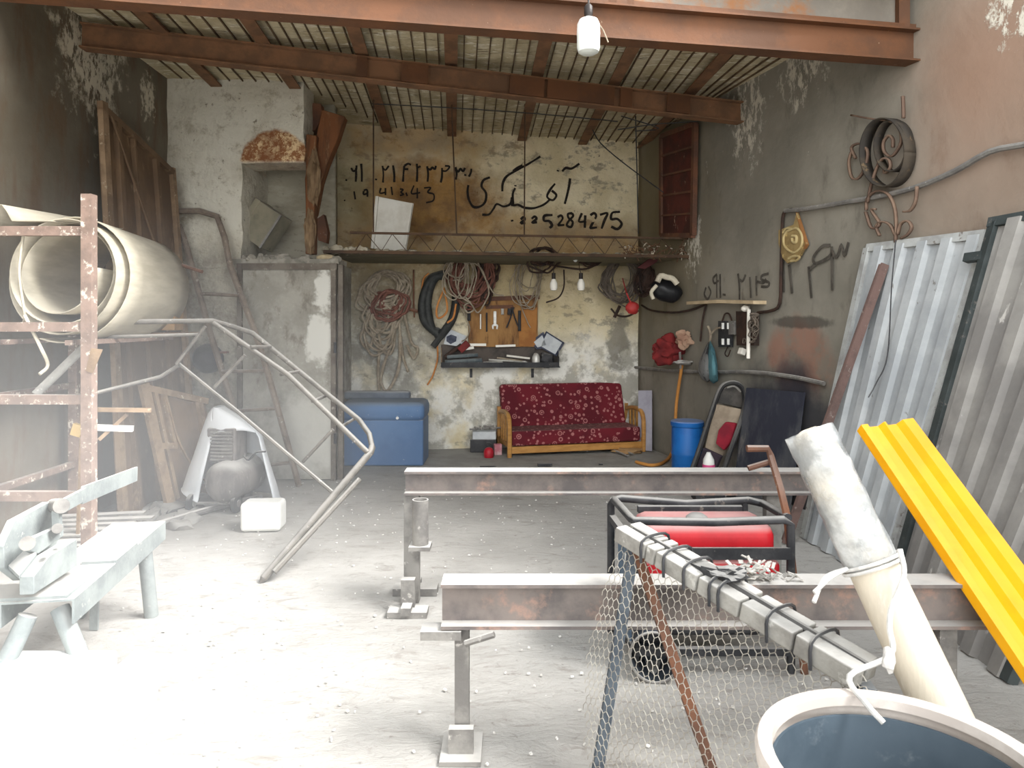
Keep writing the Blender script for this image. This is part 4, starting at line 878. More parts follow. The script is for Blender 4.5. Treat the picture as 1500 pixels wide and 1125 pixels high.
# the sheet: a bent cape, open to the front, its left edge curled round
mb = MB(); rows = []
CR = [(742, 268, 408), (715, 273, 402), (690, 279, 395), (660, 288, 387), (640, 294, 382), (628, 298, 374), (616, 302, 358), (606, 306, 342), (599, 311, 329), (596, 315, 324)]
def cape(phi, j):
    j0 = min(int(j), len(CR)-2); f = j-j0; y, l, r = [CR[j0][k]*(1-f)+CR[j0+1][k]*f for k in range(3)]
    D = 5.78; v = (742-y)/146
    c = P((l+r)/2, y, D); w = (r-l)/2*D/F; dp_ = .10+.30*(1-v)
    q = c+V((w*math.cos(phi), dp_*math.sin(phi)*(1 if math.sin(phi) > 0 else .62), 0))
    q.z = max(q.z, .03)
    lift = max(0, -math.cos(phi))*.13*(1-v)**3
    return q+V((0, 0, lift))
NJ = 27; a0_, a1_ = math.radians(-14), math.radians(243)
mb.quadgrid([[cape(a0_+(a1_-a0_)*i/36, j*9/NJ) for i in range(37)] for j in range(NJ+1)])
mb.quadgrid([[cape(a1_+(math.radians(346)-a1_)*i/16, 4.55+.55*abs(i/16-.35)*0+j*(9-4.55)/12)+V((0, 0, .03*math.sin(math.pi*i/16)*(1-j/12))) for i in range(17)] for j in range(13)])
bmesh.ops.remove_doubles(mb.bm, verts=mb.bm.verts, dist=.004)
tag(single(mb.build('plastic_sheet', M('pale_grey_plastic_sheet', (206, 208, 210), (188, 192, 196), 2, dust=.2, rough=.5, bump=.08), smooth=True, solid=.008)), 'pale plastic sheet bent like a hood over the air compressor', 'sheet')
# --- white jerrycan
jc = FL(379, 781); t = thing('jerrycan', 'white plastic jerrycan lying on the floor before the compressor', 'jerrycan', jc+V((0, .1, 0)))
mb = MB(); mb.box(jc+V((0, .1, .105)), (.285, .19, .205), .06); mb.build('can_body', M('white_jerrycan_plastic', (232, 232, 228), (220, 220, 214), 3, dust=.2, rough=.45, bump=.05), t, bevel=.028)
mb = MB(); mb.cyl(jc+V((.02, .2, .12)), jc+V((.02, .235, .12)), .025, 14); mb.build('cap', WHITE, t, smooth=True)
# ------------------------------------------------------------------ the loft shelf and what lies on it
def yf(x): return 7.0+.147*(x+1.8)
def shp(x, z, back=0): return V((x, yf(x)+back, z))
t = thing('loft_shelf', 'narrow rusty loft shelf with lattice edge below the painted lettering', 'shelf', (0, 7.8, 2.15))
M_OLDW = M('greenish_grey_boards', (126, 120, 98), (104, 98, 80), 4, spots=(78, 72, 60), sscale=10, stretch=(.5, 3, 1), dust=.5)
xl, xr = -1.84, 1.93
mb = MB(); a, b = shp(xl, 2.165, .02), shp(xr, 2.165, .02)
mb.hexa([a, b, V((xr-.15, by(xr)-.05, 2.165)), V((xl, by(xl)-.01, 2.165)), a+V((0, 0, .03)), b+V((0, 0, .03)), V((xr-.15, by(xr)-.05, 2.195)), V((xl, by(xl)-.01, 2.195))]); mb.build('deck', M_OLDW, t)
mb = MB(); mb.bar(shp(xl, 2.175), shp(xr, 2.175), .035, .03); mb.build('bottom_chord', OLDIRON, t)
mb = MB(); mb.bar(shp(xl+.25, 2.365), shp(xr, 2.365), .022, .022); mb.build('top_chord', OLDIRON, t)
mb = MB(); x = xl+.3; k = 0; zs = []
while x < xr: zs.append(shp(x, 2.36 if k % 2 else 2.185)); x += .105+(.04 if k % 2 else 0); k += 1
mb.tube(zs, .006, 5); mb.build('lattice', OLDIRON, t)
for px, y0, p2, y1, nm in ((547, 176, 547, 343, 'left'), (661, 200, 669, 345, 'middle'), (769, 202, 768, 346, 'right')):
    X = (px-750)/F*7.2; X = (px-750)/F*yf(X); Xb = (p2-750)/F*yf(X)
    mb = MB(); mb.tube([V((X, yf(X), zc(X)+.06)), shp(Xb, 2.37)], .008, 6)
    o = mb.build('hanger_rod', OLDIRON, t)
mb = MB()
for i in range(34):
    x = -1.85+.6*RD.random()**2; mb.lump((x, yf(x)+RD.uniform(.02, .2), 2.2), (RD.uniform(.02, .06), .03, RD.uniform(.015, .045)), i, .3, sub=2)
for i in range(120):
    x = RD.uniform(-1.2, 1.4); mb.lump((x, yf(x)+RD.uniform(.02, .3), 2.2), (RD.uniform(.02, .07), .03, RD.uniform(.005, .016)), i, .3, sub=1)
tag(single(mb.build('plaster_rubble', M('plaster_crumbs', (168, 160, 142), (130, 122, 106), 10, rough=.95), smooth=True)), 'fallen plaster crumbs lying along the loft shelf edge', 'rubble', kind='stuff')
mb = MB()
for i in range(30):
    x = RD.uniform(-2.62, -1.7); mb.lump((x, RD.uniform(6.8, 7.0), 2.08), (RD.uniform(.03, .09), .05, RD.uniform(.02, .06)), i+50, .3, sub=2)
mb.box((-2.15, 6.95, 2.06), (1.02, .34, .05)); tag(single(mb.build('niche_rubble', M('pale_rubble', (160, 154, 142), (124, 120, 110), 9, rough=.95), smooth=False)), 'pale rubble filling the sill of the alcove niche above the door', 'rubble', kind='stuff')
mb = MB(); mb.lump(P(478, 378, 6.85), (.09, .06, .04), 4, .15); tag(single(mb.build('stone', M('tan_stone', (182, 166, 134), (160, 144, 116), 5), smooth=True)), 'smooth tan stone above the top right corner of the steel door', 'stone')
# dry twigs and dirt at the right end
mb = MB()
for i in range(90):
    c = shp(RD.uniform(1.15, 1.9), 2.2+RD.uniform(-.03, .09)); mb.tube([c, c+V((RD.uniform(-.09, .09), RD.uniform(-.05, .05), RD.uniform(-.08, .05)))], .005, 4)
tag(single(mb.build('dry_twigs', M('twigs', (92, 66, 48), (196, 188, 170), 14, .55, .6))), 'dry dusty twigs caught at the right end of the loft shelf', 'twigs', kind='stuff')
# rotten rust-coloured post
def PX(lst, d): return [P(x, y, d) for x, y in lst]
t = thing('rotten_post', 'rust-brown torn sheet post between niche and painted back wall', 'post', P(455, 372, 6.75))
M_ROT = M('rotten_rust', (116, 74, 46), (90, 60, 40), 4, spots=(136, 110, 82), sscale=9, slo=.56, shi=.7, stretch=(2, 2, .5), bump=.7, bs=14)
mb = MB(); mb.poly(PX([(471, 160), (505, 170), (494, 204), (479, 240), (470, 268), (464, 300), (461, 315), (448, 318), (446, 262), (452, 232), (462, 205)], 6.9), (0, .14, 0)); mb.build('torn_sheet', M_ROT, t, bevel=.012)
mb = MB(); mb.poly(PX([(448, 196), (464, 198), (461, 232), (461, 270), (460, 372), (447, 372)], 6.82), (0, .12, 0)); mb.build('core_post', M_ROT, t, bevel=.01)
mb = MB(); mb.lump(P(454, 340, 6.80), (.055, .05, .21), 4, .22, 3); mb.lump(P(460, 262, 6.81), (.06, .05, .26), 8, .25, 3); mb.build('rotten_wood', M('rotten_wood', (128, 106, 80), (92, 72, 52), 6, stretch=(3, 3, .5), bump=.6), t, smooth=True)
mb = MB(); mb.poly(PX([(449, 150), (470, 152), (472, 172), (462, 190), (449, 196)], 7.1), (0, .12, 0)); mb.build('dark_scrap', RUST, t); mb = MB(); mb.poly(PX([(462, 322), (474, 314), (480, 340), (478, 356), (466, 352)], 7.3), (0, .1, 0)); mb.build('dark_scrap', RUST, t)
# grey tilted case in the niche
t = thing('metal_case', 'grey metal case tilted over in the alcove niche', 'case', P(388, 372, 6.98))
RY = Matrix.Rotation(math.radians(33), 3, 'Y') @ Matrix.Rotation(math.radians(-14), 3, 'Z')
M_CASE = M('olive_grey_metal', (140, 134, 116), (120, 116, 100), 3, spots=(98, 94, 84), sscale=12, dust=.3)
c = P(390, 333, 7.10); mb = MB(); mb.box(c, (.27, .24, .38), M3=RY); mb.build('case_body', M_CASE, t, bevel=.01)
mb = MB(); mb.box(c+RY @ V((-.165, 0, 0)), (.075, .25, .39), M3=RY); mb.build('case_lid', M_CASE, t, bevel=.012)
mb = MB(); mb.bar(c+RY @ V((.15, -.13, -.19)), c+RY @ V((.15, -.13, .19)), .02); mb.build('edge_strip', GREYM, t)
# white channel board
t = thing('white_panel', 'white flanged sheet panel standing on the loft shelf under the faded number', 'panel', P(572, 364, 7.5))
A4 = PX([(553, 288), (603, 298), (592, 368), (546, 364)], 7.5)
M_WP = M('scuffed_white_sheet', (214, 212, 204), (196, 192, 182), 3, spots=(140, 132, 118), sscale=9, slo=.64, shi=.7)
mb = MB(); mb.poly(A4, (.02, .008, 0)); mb.build('panel_sheet', M_WP, t)
for i, j in ((0, 3), (1, 2)):
    mb = MB(); mb.bar(A4[i], A4[j], .03, .06, (0, 1, 0)); mb.build('flange', M_WP, t)
# red mesh window on the right wall
t = thing('red_window', 'dark red rusted steel window frame on the right wall above the loft', 'window frame', RIGHT.at(996, 345, .08))
n = NT('red_rust_panel'); a = n.mix(n.ramp(n.noise(4, 7, .65), .4, .6), lin((96, 50, 42)), lin((74, 44, 38))); a = n.mix(n.ramp(n.noise(12, 8, .7, n.mapped((1, 1, .5))), .62, .68), a, lin((176, 150, 130))); n.bump(n.noise(12, 5, .6), .3, .02); M_RW = n.done(a, .8)
W4 = [RIGHT.at(972, 200, .05), RIGHT.at(1021, 182, .05), RIGHT.at(1018, 345, .05), RIGHT.at(972, 345, .05)]
mb = MB(); mb.poly(W4, RIGHT.n*.02); mb.build('red_panel', M_RW, t)
for i in range(4):
    mb = MB(); mb.bar(W4[i]+RIGHT.n*.02, W4[(i+1) % 4]+RIGHT.n*.02, .05, .05, RIGHT.n); mb.build('frame_bar', RUST, t)
for k in (.2, .4, .6, .8):
    mb = MB(); mb.bar(W4[0].lerp(W4[3], k)+RIGHT.n*.03, W4[1].lerp(W4[2], k)+RIGHT.n*.03, .02, .02, RIGHT.n); mb.build('glazing_bar', RUST, t)
# thin wires by the loft's right end
for i, (pts, lb) in enumerate((([(868, 190, 7.4), (880, 210, 7.4), (915, 240, 7.5), (972, 282, 7.6)], 'thin dark wire slanting down from the ceiling to the red steel window'),
        ([(931, 170, 7.0), (933, 250, 7.2), (935, 342, 7.4)], 'thin dark rod hanging down left of the red steel window'),
        ([(905, 190, 7.0), (960, 182, 7.0), (1022, 178, 7.05)], 'thin dark rod lying level above the red steel window'),
        ([(910, 170, 6.8), (965, 188, 7.0), (930, 192, 6.9)], 'bent dark wire crossing the rods above the red steel window'),
        ([(545, 152, 7.2), (660, 158, 7.2), (790, 167, 7.2), (905, 178, 7.2)], 'long thin wire strung under the ceiling joists at the back'))):
    mb = MB(); mb.tube([P(*p) for p in pts], .006, 5, k=3); tag(single(mb.build('hanging_wire', DARK)), lb, 'wire', 'thin wires by the loft')

# ------------------------------------------------------------------ ropes and cables on the back wall
def loops(mb, plane, px, py, w, h, n, r, seed, off=.06, jit=.35, tail=0):
    rd = random.Random(seed)
    for i in range(n):
        c = plane.at(px+rd.uniform(-.12, .12)*w, py+rd.uniform(0, .08)*h, off+rd.uniform(0, .05))
        s = c.y/F; ww = w*s*.5*rd.uniform(1-jit*1.6, 1); hh = h*s*rd.uniform(1-jit*1.5, 1); ph = rd.uniform(-.35, .35); pts = []
        for k in range(16):
            a = 2*math.pi*k/16
            x = ww*math.sin(a)*(1+.15*math.sin(2*a+ph)); z = -hh*(1-math.cos(a))/2
            x, z = x*math.cos(ph*.5)-z*math.sin(ph*.3), z
            q = c+plane.u*x+V((0, 0, z))+plane.n*(.03*math.sin(a*2+rd.uniform(0, 6))); pts.append(q+V((rd.uniform(-1, 1), 0, rd.uniform(-1, 1)))*.02*ww*4)
        mb.tube(pts, r, 6, closed=True, k=3)
def path(mb, plane, pts, r, off=.05, n=7, k=5): mb.tube([plane.at(x, y, off) for x, y in pts], r, n, k=k)
R_BEI = M('beige_grey_rope', (164, 152, 134), (136, 124, 108), 12, rough=.95)
R_RED = M('red_brown_cable', (128, 86, 74), (104, 70, 60), 10, rough=.8)
R_DRK = M('dark_brown_cable', (66, 48, 40), (48, 38, 34), 10, rough=.7)
R_GRY = M('grey_wire', (104, 94, 84), (78, 70, 62), 10, rough=.7)
R_ORA = M('orange_cable', (204, 138, 76), (186, 120, 64), 8, rough=.7)
t = thing('rope_bundle', 'tangled beige and red rope bundle hanging left of the black hose coil', 'rope', BACK.at(570, 575, .05))
mb = MB(); loops(mb, BACK, 568, 396, 72, 70, 13, .014, 1); loops(mb, BACK, 560, 440, 50, 80, 9, .015, 2); mb.build('rope_loops', R_BEI, t, smooth=True)
mb = MB(); loops(mb, BACK, 572, 425, 52, 45, 12, .013, 3, .09); mb.build('red_loops', R_RED, t, smooth=True)
mb = MB(); path(mb, BACK, [(552, 470), (556, 500), (554, 540), (555, 574)], .018); path(mb, BACK, [(590, 450), (602, 500), (612, 510), (606, 525), (596, 505)], .016, .07); path(mb, BACK, [(584, 470), (590, 520), (598, 545)], .016, .08)
path(mb, BACK, [(575, 500), (562, 535), (558, 560), (568, 572), (584, 540), (586, 490)], .018, .08); path(mb, BACK, [(540, 470), (528, 495), (540, 510), (552, 480)], .016, .08); mb.build('rope_tails', R_BEI, t, smooth=True)
mb = MB(); path(mb, BACK, [(606, 395), (606, 440), (607, 465)], .010, .04, 6, 0); path(mb, BACK, [(596, 452), (612, 456)], .02, .04, 6, 0); tag(single(mb.build('wall_hook', RUST)), 'rusty iron hook on the wall between rope bundle and black hose', 'hook')
t = thing('hose_coil', 'thick black ribbed hose coiled on the back wall beside the tool board', 'hose', BACK.at(640, 510, .06))
mb = MB(); path(mb, BACK, [(652, 404), (632, 408), (619, 440), (622, 470), (640, 488), (645, 492), (662, 468), (668, 440), (664, 415), (650, 402), (634, 412), (626, 445), (632, 480), (642, 486), (634, 485)], .05, .07, 10)
path(mb, BACK, [(654, 478), (646, 492), (634, 508)], .036, .1, 8); mb.build('hose', M('black_hose', (56, 58, 56), (42, 44, 44), 14, dust=.2, rough=.6), t, smooth=True)
t = thing('orange_cable', 'thin orange cable looped inside the black hose coil and trailing down', 'cable', BACK.at(632, 560, .05))
mb = MB(); path(mb, BACK, [(617, 435), (620, 410), (628, 400)], .010, .06); path(mb, BACK, [(652, 420), (640, 450), (642, 466), (655, 455), (651, 425)], .012, .14); path(mb, BACK, [(668, 445), (664, 465), (655, 473)], .012, .14); mb.build('cable_loop', R_ORA, t, smooth=True)
mb = MB(); path(mb, BACK, [(640, 500), (641, 525), (634, 550), (626, 564)], .010, .03); mb.build('cable_tail', R_ORA, t, smooth=True)
t = thing('cable_bundle', 'big reddish-brown cable bundle hanging above the tool board', 'cable', BACK.at(695, 460, .05))
mb = MB(); loops(mb, BACK, 690, 372, 62, 80, 16, .011, 7, .14); mb.build('brown_loops', R_RED, t, smooth=True)
mb = MB(); loops(mb, BACK, 672, 374, 42, 62, 8, .008, 8, .20); path(mb, BACK, [(690, 380), (675, 400), (672, 430), (690, 445), (700, 458), (712, 440), (716, 425), (706, 395), (694, 385)], .009, .24); path(mb, BACK, [(700, 385), (712, 410), (724, 430), (738, 433)], .009, .24); path(mb, BACK, [(682, 435), (694, 452), (685, 458), (680, 448), (690, 442)], .009, .23); path(mb, BACK, [(668, 440), (680, 460), (688, 480), (684, 495), (676, 500)], .007, .08); mb.build('beige_loops', R_BEI, t, smooth=True)
mb = MB(); mb.lump(BACK.at(712, 412, .10), (.11, .05, .22), 6, .2, 3); loops(mb, BACK, 716, 372, 30, 75, 6, .012, 9, .12); mb.build('dark_bag', R_DRK, t, smooth=True)
t = thing('wire_hank', 'thin beige wires hanging over the right half of the tool board', 'wire', BACK.at(772, 470, .05))
mb = MB(); loops(mb, BACK, 772, 374, 40, 80, 9, .0055, 10, .10, .3); path(mb, BACK, [(760, 385), (762, 440), (772, 470), (777, 480)], .006, .12); mb.build('wire_loops', R_BEI, t, smooth=True)
t = thing('cable_coil', 'dark cable coiled and tangled along the shelf edge above the two bulbs', 'cable', BACK.at(820, 405, .05))
mb = MB(); loops(mb, BACK, 798, 362, 50, 38, 6, .011, 12, .5, .3); loops(mb, BACK, 868, 372, 34, 26, 3, .009, 13, .5, .3)
path(mb, BACK, [(720, 382), (760, 376), (775, 372), (790, 384), (830, 392), (858, 394), (880, 384), (892, 378)], .011, .5); path(mb, BACK, [(770, 375), (790, 380), (825, 380), (860, 384), (892, 382)], .009, .5); mb.build('cable_loops', R_DRK, t, smooth=True)
mb = MB(); path(mb, BACK, [(826, 395), (826, 420), (818, 436), (800, 443)], .009, .4); mb.build('cable_end', R_DRK, t, smooth=True)
M_BULB = M('milky_bulb_glass', (236, 232, 222), rough=.25, bump=0); M_SOCK = M('black_socket', (36, 30, 28), rough=.5)
def bulb(px, y0, y1, d, r, label, cord, grp):
    top, bot = P(px, y0, d), P(px, y1, d); h = top.z-bot.z
    t = thing('light_bulb', label, 'light bulb', bot, grp)
    mb = MB(); mb.lathe([(.001, 0), (r*.75, h*.03), (r, h*.17), (r, h*.42), (r*.62, h*.60), (r*.45, h*.66), (r*.45, h*.7), (.001, h*.7)], bot, (0, 0, 1), 20); mb.build('bulb_glass', M_BULB, t, smooth=True)
    mb = MB(); mb.cyl(bot+V((0, 0, h*.66)), top, r*.52, 12); mb.build('socket', M_SOCK, t, smooth=True)
    mb = MB(); mb.tube([top]+cord, .005, 6, k=3); mb.build('cord', R_DRK, t, smooth=True)
bulb(811, 400, 426, 7.9, .042, 'small white bulb hanging under the loft shelf, the left of the pair', [P(811, 394, 7.9), P(812, 384, 7.95)], 'bulbs under the loft shelf')
bulb(851, 400, 426, 7.9, .042, 'small white bulb hanging under the loft shelf, the right of the pair', [P(849, 394, 7.9), P(848, 384, 7.95)], 'bulbs under the loft shelf')
mb = MB(); mb.lump(P(843, 380, 7.85), (.025, .02, .03), 1, .05); tag(single(mb.build('ceramic_socket', WHITE, smooth=True)), 'tiny white socket on the dark cable above the right small bulb', 'socket')
# big bulb in the opening
bx = P(862, 80, 4.12); t = thing('light_bulb', 'large white bulb hanging in front of the orange lintel beam', 'light bulb', bx)
h = P(862, 25, 4.12).z-bx.z; r = .066; mb = MB(); mb.lathe([(.001, 0), (r*.6, .003), (r*.9, .015), (r, .04), (r, h*.52)], bx, (0, 0, 1), 28); mb.build('diffuser', M('milky_diffuser', (214, 218, 212), rough=.3, bump=0), t, smooth=True)
mb = MB(); mb.lathe([(r, h*.50), (r*1.02, h*.53), (r*.98, h*.80), (r*.8, h*.92), (r*.3, h*.97), (.02, h*1.0), (.02, h*1.04), (.001, h*1.05)], bx, (0, 0, 1), 28); mb.build('bulb_neck', WHITE, t, smooth=True)
mb = MB(); mb.lathe([(.001, h), (.022, h), (.026, h+.02), (.024, h+.06), (.012, h+.075), (.001, h+.08)], bx, (0, 0, 1), 18); mb.build('socket', M_SOCK, t, smooth=True)
mb = MB(); yb = tx(862).y; mb.tube([bx+V((0, 0, h+.07)), bx+V((.005, .02, h+.2)), V((bx.x+.01, yb-.02, bx.z+h+.42))], .006, 6, k=4); mb.build('cord', M_SOCK, t, smooth=True)
mb = MB(); mb.tube([P(874, 30, 4.2), P(884, 45, 4.22), P(891, 62, 4.22)], .004, 5); mb.build('loose_wire', R_BEI, t)
t = thing('wire_coil', 'round grey wire coil hanging at the right end of the loft shelf', 'wire coil', BACK.at(910, 450, .05))
mb = MB(); loops(mb, BACK, 911, 378, 52, 66, 18, .009, 20, .35, .16); mb.build('coil_loops', R_GRY, t, smooth=True)
mb = MB(); path(mb, BACK, [(895, 452), (905, 462), (920, 463), (935, 455)], .012, .2); path(mb, BACK, [(908, 448), (900, 465)], .02, .2, 6, 0); mb.build('coil_tail', R_DRK, t, smooth=True)
mb = MB(); mb.lump(P(926, 451, 7.9), (.075, .05, .07), 3, .1); mb.tube([P(926, 448, 7.9), P(918, 430, 7.85), BACK.at(912, 408, .36)], .008, 6); tag(single(mb.build('plastic_ball', M('faded_red_plastic', (176, 56, 54), (160, 48, 46), 5, rough=.5), smooth=True)), 'red round plastic ball hanging under the grey wire coil', 'ball')
t = thing('cable_bundle', 'dark brown cable bundle between grey wire coil and black helmet', 'cable', BACK.at(950, 440, .3))
mb = MB(); loops(mb, BACK, 944, 388, 28, 48, 10, .011, 23, .42, .3); mb.lump(BACK.at(945, 408, .42), (.09, .06, .16), 9, .25); mb.build('bundle_loops', R_DRK, t, smooth=True)
mb = MB(); mb.poly(PX([(934, 392), (950, 380), (968, 372), (962, 384), (945, 394)], 7.7), (0, .1, 0)); mb.build('torn_cloth', M('maroon_rag', (70, 34, 34), rough=.9), t)
t = thing('welding_helmet', 'black welding helmet with white strap hanging on the right wall', 'helmet', P(975, 445, 7.6))
mb = MB(); mb.lump(P(976, 427, 7.6), (.165, .10, .12), 5, .12, 1.3, 3, Matrix.Rotation(math.radians(22), 3, 'Y')); mb.build('shell', M('glossy_black', (22, 23, 26), (30, 30, 32), 4, rough=.4), t, smooth=True)
mb = MB(); mb.tube(PX([(963, 413), (968, 404), (976, 406), (985, 408), (992, 416)], 7.52), .03, 8, k=3); mb.tube(PX([(962, 418), (954, 428), (957, 438)], 7.52), .02, 8, k=3); mb.build('headband', M('cream_strap', (206, 198, 178), (180, 172, 154), 8), t, smooth=True)

# ------------------------------------------------------------------ tool board and tray
t = thing('tool_board', 'brown wooden tool board fixed to the back wall above the tray', 'tool board', BACK.at(735, 508, .02))
M_TBW = M('worn_brown_board', (162, 122, 76), (128, 92, 58), 3, spots=(92, 66, 46), sscale=6, slo=.55, shi=.7, stretch=(2, 2, .6))
B4 = [BACK.at(686, 440, .02), BACK.at(787, 436, .02), BACK.at(787, 508, .02), BACK.at(686, 508, .02)]
mb = MB(); mb.poly(B4, BACK.n*.03); mb.build('board', M_TBW, t)
mb = MB(); mb.bar(BACK.at(686, 439, .06), BACK.at(790, 435, .06), .03, .05); mb.build('hook_rail', RUST, t)
mb = MB(); mb.bar(BACK.at(712, 450, .06), BACK.at(752, 449, .06), .01, .04); mb.build('tool_rail', RUST, t)
mb = MB(); mb.poly([BACK.at(760, 455, .055), BACK.at(787, 450, .055), BACK.at(784, 507, .055), BACK.at(760, 507, .055)], BACK.n*.008); mb.build('leather_flap', M('tan_leather', (170, 118, 66), (150, 100, 56), 5), t)
M_STEEL = M('bright_tool_steel', (206, 204, 198), (170, 168, 162), 10, rough=.4, metal=.3)
t = thing('wrench', 'bright steel open-end wrench hanging on the tool board', 'wrench', BACK.at(725, 480, .07))
mb = MB(); mb.bar(BACK.at(725, 456, .075), BACK.at(725, 477, .075), .032, .012, BACK.n); mb.build('shaft', M_STEEL, t)
mb = MB(); c = BACK.at(725, 479, .075); mb.bar(c+BACK.u*-.028+V((0, 0, .02)), c+BACK.u*-.022+V((0, 0, -.025)), .018, .014, BACK.n); mb.bar(c+BACK.u*.028+V((0, 0, .02)), c+BACK.u*.022+V((0, 0, -.025)), .018, .014, BACK.n); mb.bar(c+V((0, 0, .012)), c+V((0, 0, .03)), .06, .014, BACK.n); mb.build('jaw', M_STEEL, t)
t = thing('pliers', 'dark long-handled pliers hanging right of the bright wrench', 'pliers', BACK.at(750, 480, .07))
for s in (-1, 1):
    mb = MB(); path(mb, BACK, [(751-s*2, 450), (751+s*1, 458), (751+s*4, 468), (751+s*9, 480)], .009, .08, 6, 3); mb.build('handle', DARK, t, smooth=True)
for nm, pts, r, m, lb, cat in (('punch', [(704, 460), (704, 482)], .009, M_BULB, 'pale round punch hanging left of the bright wrench', 'punch'), ('screwdriver', [(761, 455), (761, 485)], .018, DARK, 'dark screwdriver hanging right of the pliers', 'screwdriver'),
        ('chisel', [(687, 445), (687, 470)], .02, DARK, 'dark flat chisel hanging on the left edge of the tool board', 'chisel'), ('socket_bit', [(736, 452), (736, 461)], .018, M_STEEL, 'short bright socket bit hanging beside the bright wrench', 'socket'), ('padlock', [(747, 452), (746, 461)], .026, DARK, 'small dark padlock hanging above the pliers', 'padlock'), ('steel_file', [(713, 458), (713, 486)], .009, DARK, 'thin dark file hanging between punch and bright wrench', 'file')):
    mb = MB(); path(mb, BACK, pts, r, .08, 8, 0); tag(single(mb.build(nm, m)), lb, cat)
t = thing('tool_tray', 'long dark metal tray full of tools on the back wall', 'tray', BACK.at(732, 540, .1))
TQ = lambda x, y, o: BACK.at(x, y, o)
mb = MB(); mb.bar(TQ(646, 537, .10), TQ(818, 537, .10), .20, .012); mb.build('tray_base', DARK, t)
mb = MB(); mb.bar(TQ(646, 521, .015), TQ(818, 521, .015), .012, .26); mb.build('tray_back', M('soiled_tray', (92, 84, 78), (66, 62, 60), 5, spots=(150, 136, 120), sscale=7), t)
mb = MB(); mb.bar(TQ(646, 534, .20), TQ(818, 534, .20), .012, .05); mb.build('tray_lip', DARK, t)
for x in (646, 818):
    mb = MB(); mb.poly([TQ(x, 508, .01), TQ(x, 538, .01), TQ(x, 538, .2), TQ(x, 522, .2)], BACK.u*.01); mb.build('tray_end', M_GFR if x == 646 else DARK, t)
for x in (690, 780):
    mb = MB(); mb.bar(TQ(x, 540, .02), TQ(x, 553, .02), .03, .02, BACK.n); mb.build('bracket', DARK, t)
M_BLT = M('blue_grey_tool_steel', (104, 112, 114), (74, 84, 88), 10, rough=.5, dust=.3)
i = 0
for a, b, r, m, nm, lb in (((652, 531), (706, 528), .030, M_BLT, 'drill_body', 'thick blue-grey tool lying at the left end of the tool tray'), ((655, 523), (700, 520), .022, M_BLT, 'steel_tool', 'blue-grey steel tool lying behind the thick one in the tray'), ((708, 533), (736, 532), .026, M_STEEL, 'electrode_box', 'pale flat bar lying in the middle of the tool tray'),
        ((716, 527), (770, 530), .011, M_STEEL, 'welding_rod', 'bright welding rod lying across the middle of the tray'), ((742, 521), (776, 525), .013, M_BULB, 'welding_rod', 'white welding rod lying highest at the right of the tray'), ((728, 524), (765, 529), .010, R_BEI, 'welding_rod', 'beige welding rod lying between the bright and white ones'), ((738, 534), (772, 531), .012, M_STEEL, 'welding_rod', 'short bright welding rod lying at the front of the tray')):
    mb = MB(); mb.tube([BACK.at(*a, .15), BACK.at(*b, .15)], r, 8); tag(single(mb.build(nm, m, smooth=True)), lb, 'tool', 'tools in the tray'); i += 1
mb = MB(); mb.lump(BACK.at(785, 528, .14), (.05, .05, .09), 3, .05); tag(single(mb.build('metal_cup', M_STEEL, smooth=True)), 'shiny rounded metal cup at the right of the tool tray', 'cup')
mb = MB(); mb.lump(BACK.at(800, 527, .12), (.09, .05, .09), 8, .2); tag(single(mb.build('dark_rag', DARK, smooth=True)), 'dark crumpled rag at the right end of the tool tray', 'rag')
t = thing('hammer', 'hammer with dark red handle lying slanted at the left of the tray', 'hammer', BACK.at(668, 525, .1))
mb = MB(); path(mb, BACK, [(652, 523), (676, 505)], .022, .12, 8, 0); mb.build('handle', R_DRK, t, smooth=True)
mb = MB(); mb.bar(BACK.at(673, 514, .13), BACK.at(686, 502, .13), .08, .06, BACK.n); mb.build('head', M('dark_red_paint', (126, 50, 48), (104, 44, 42), 6), t, bevel=.008)
mb = MB(); mb.bar(BACK.at(688, 505, .1), BACK.at(712, 505, .1), .02, .03); mb.bar(BACK.at(726, 507, .1), BACK.at(755, 506, .1), .02, .025); mb.bar(BACK.at(682, 511, .1), BACK.at(694, 509, .1), .02, .03); tag(single(mb.build('tray_ledge', M_BULB)), 'pale wooden ledge between tool board and tray', 'ledge')
def card(name, pts, m, lb, cat, m2=None, inner=None, nm2=None):
    t = thing(name, lb, cat, BACK.at(*pts[2], .05)); mb = MB(); mb.poly([BACK.at(x, y, .045+.02*(i in (2, 3))) for i, (x, y) in enumerate(pts)], BACK.n*.008); so_ = mb.build('sheet', m, t)
    if inner:
        mb = MB()
        for pl in inner: mb.poly([BACK.at(x, y, .062+.0*i) for i, (x, y) in enumerate(pl)], BACK.n*.012)
        mb.build(nm2, m2, so_)
M_PAP = M('grey_white_paper', (200, 204, 206), (182, 186, 190), 8, bump=.03); M_INKB = M('blue_black_print', (58, 62, 78), (82, 86, 100), 20)
card('notebook', [(777, 500), (796, 486), (804, 508), (786, 512)], M_INKB, 'dark blue printed card tucked behind the tray, left of the paper', 'card', M_PAP, [[(782, 501), (794, 491), (800, 505), (787, 509)]], 'printed_face')
card('paper_sheet', [(800, 485), (827, 502), (815, 522), (789, 508)], M_INKB, 'white written paper standing at the right end of the tray', 'paper', M_PAP, [[(801, 488), (823, 502), (813, 519), (792, 507)]], 'written_face')
card('photo_print', [(656, 481), (683, 492), (676, 508), (650, 504)], M_PAP, 'grey paper with a dark printed ring left of the tool board', 'paper', M_INKB, [[(654, 493), (661, 490), (669, 493), (668, 500), (660, 504), (654, 500)]], 'printed_ring')
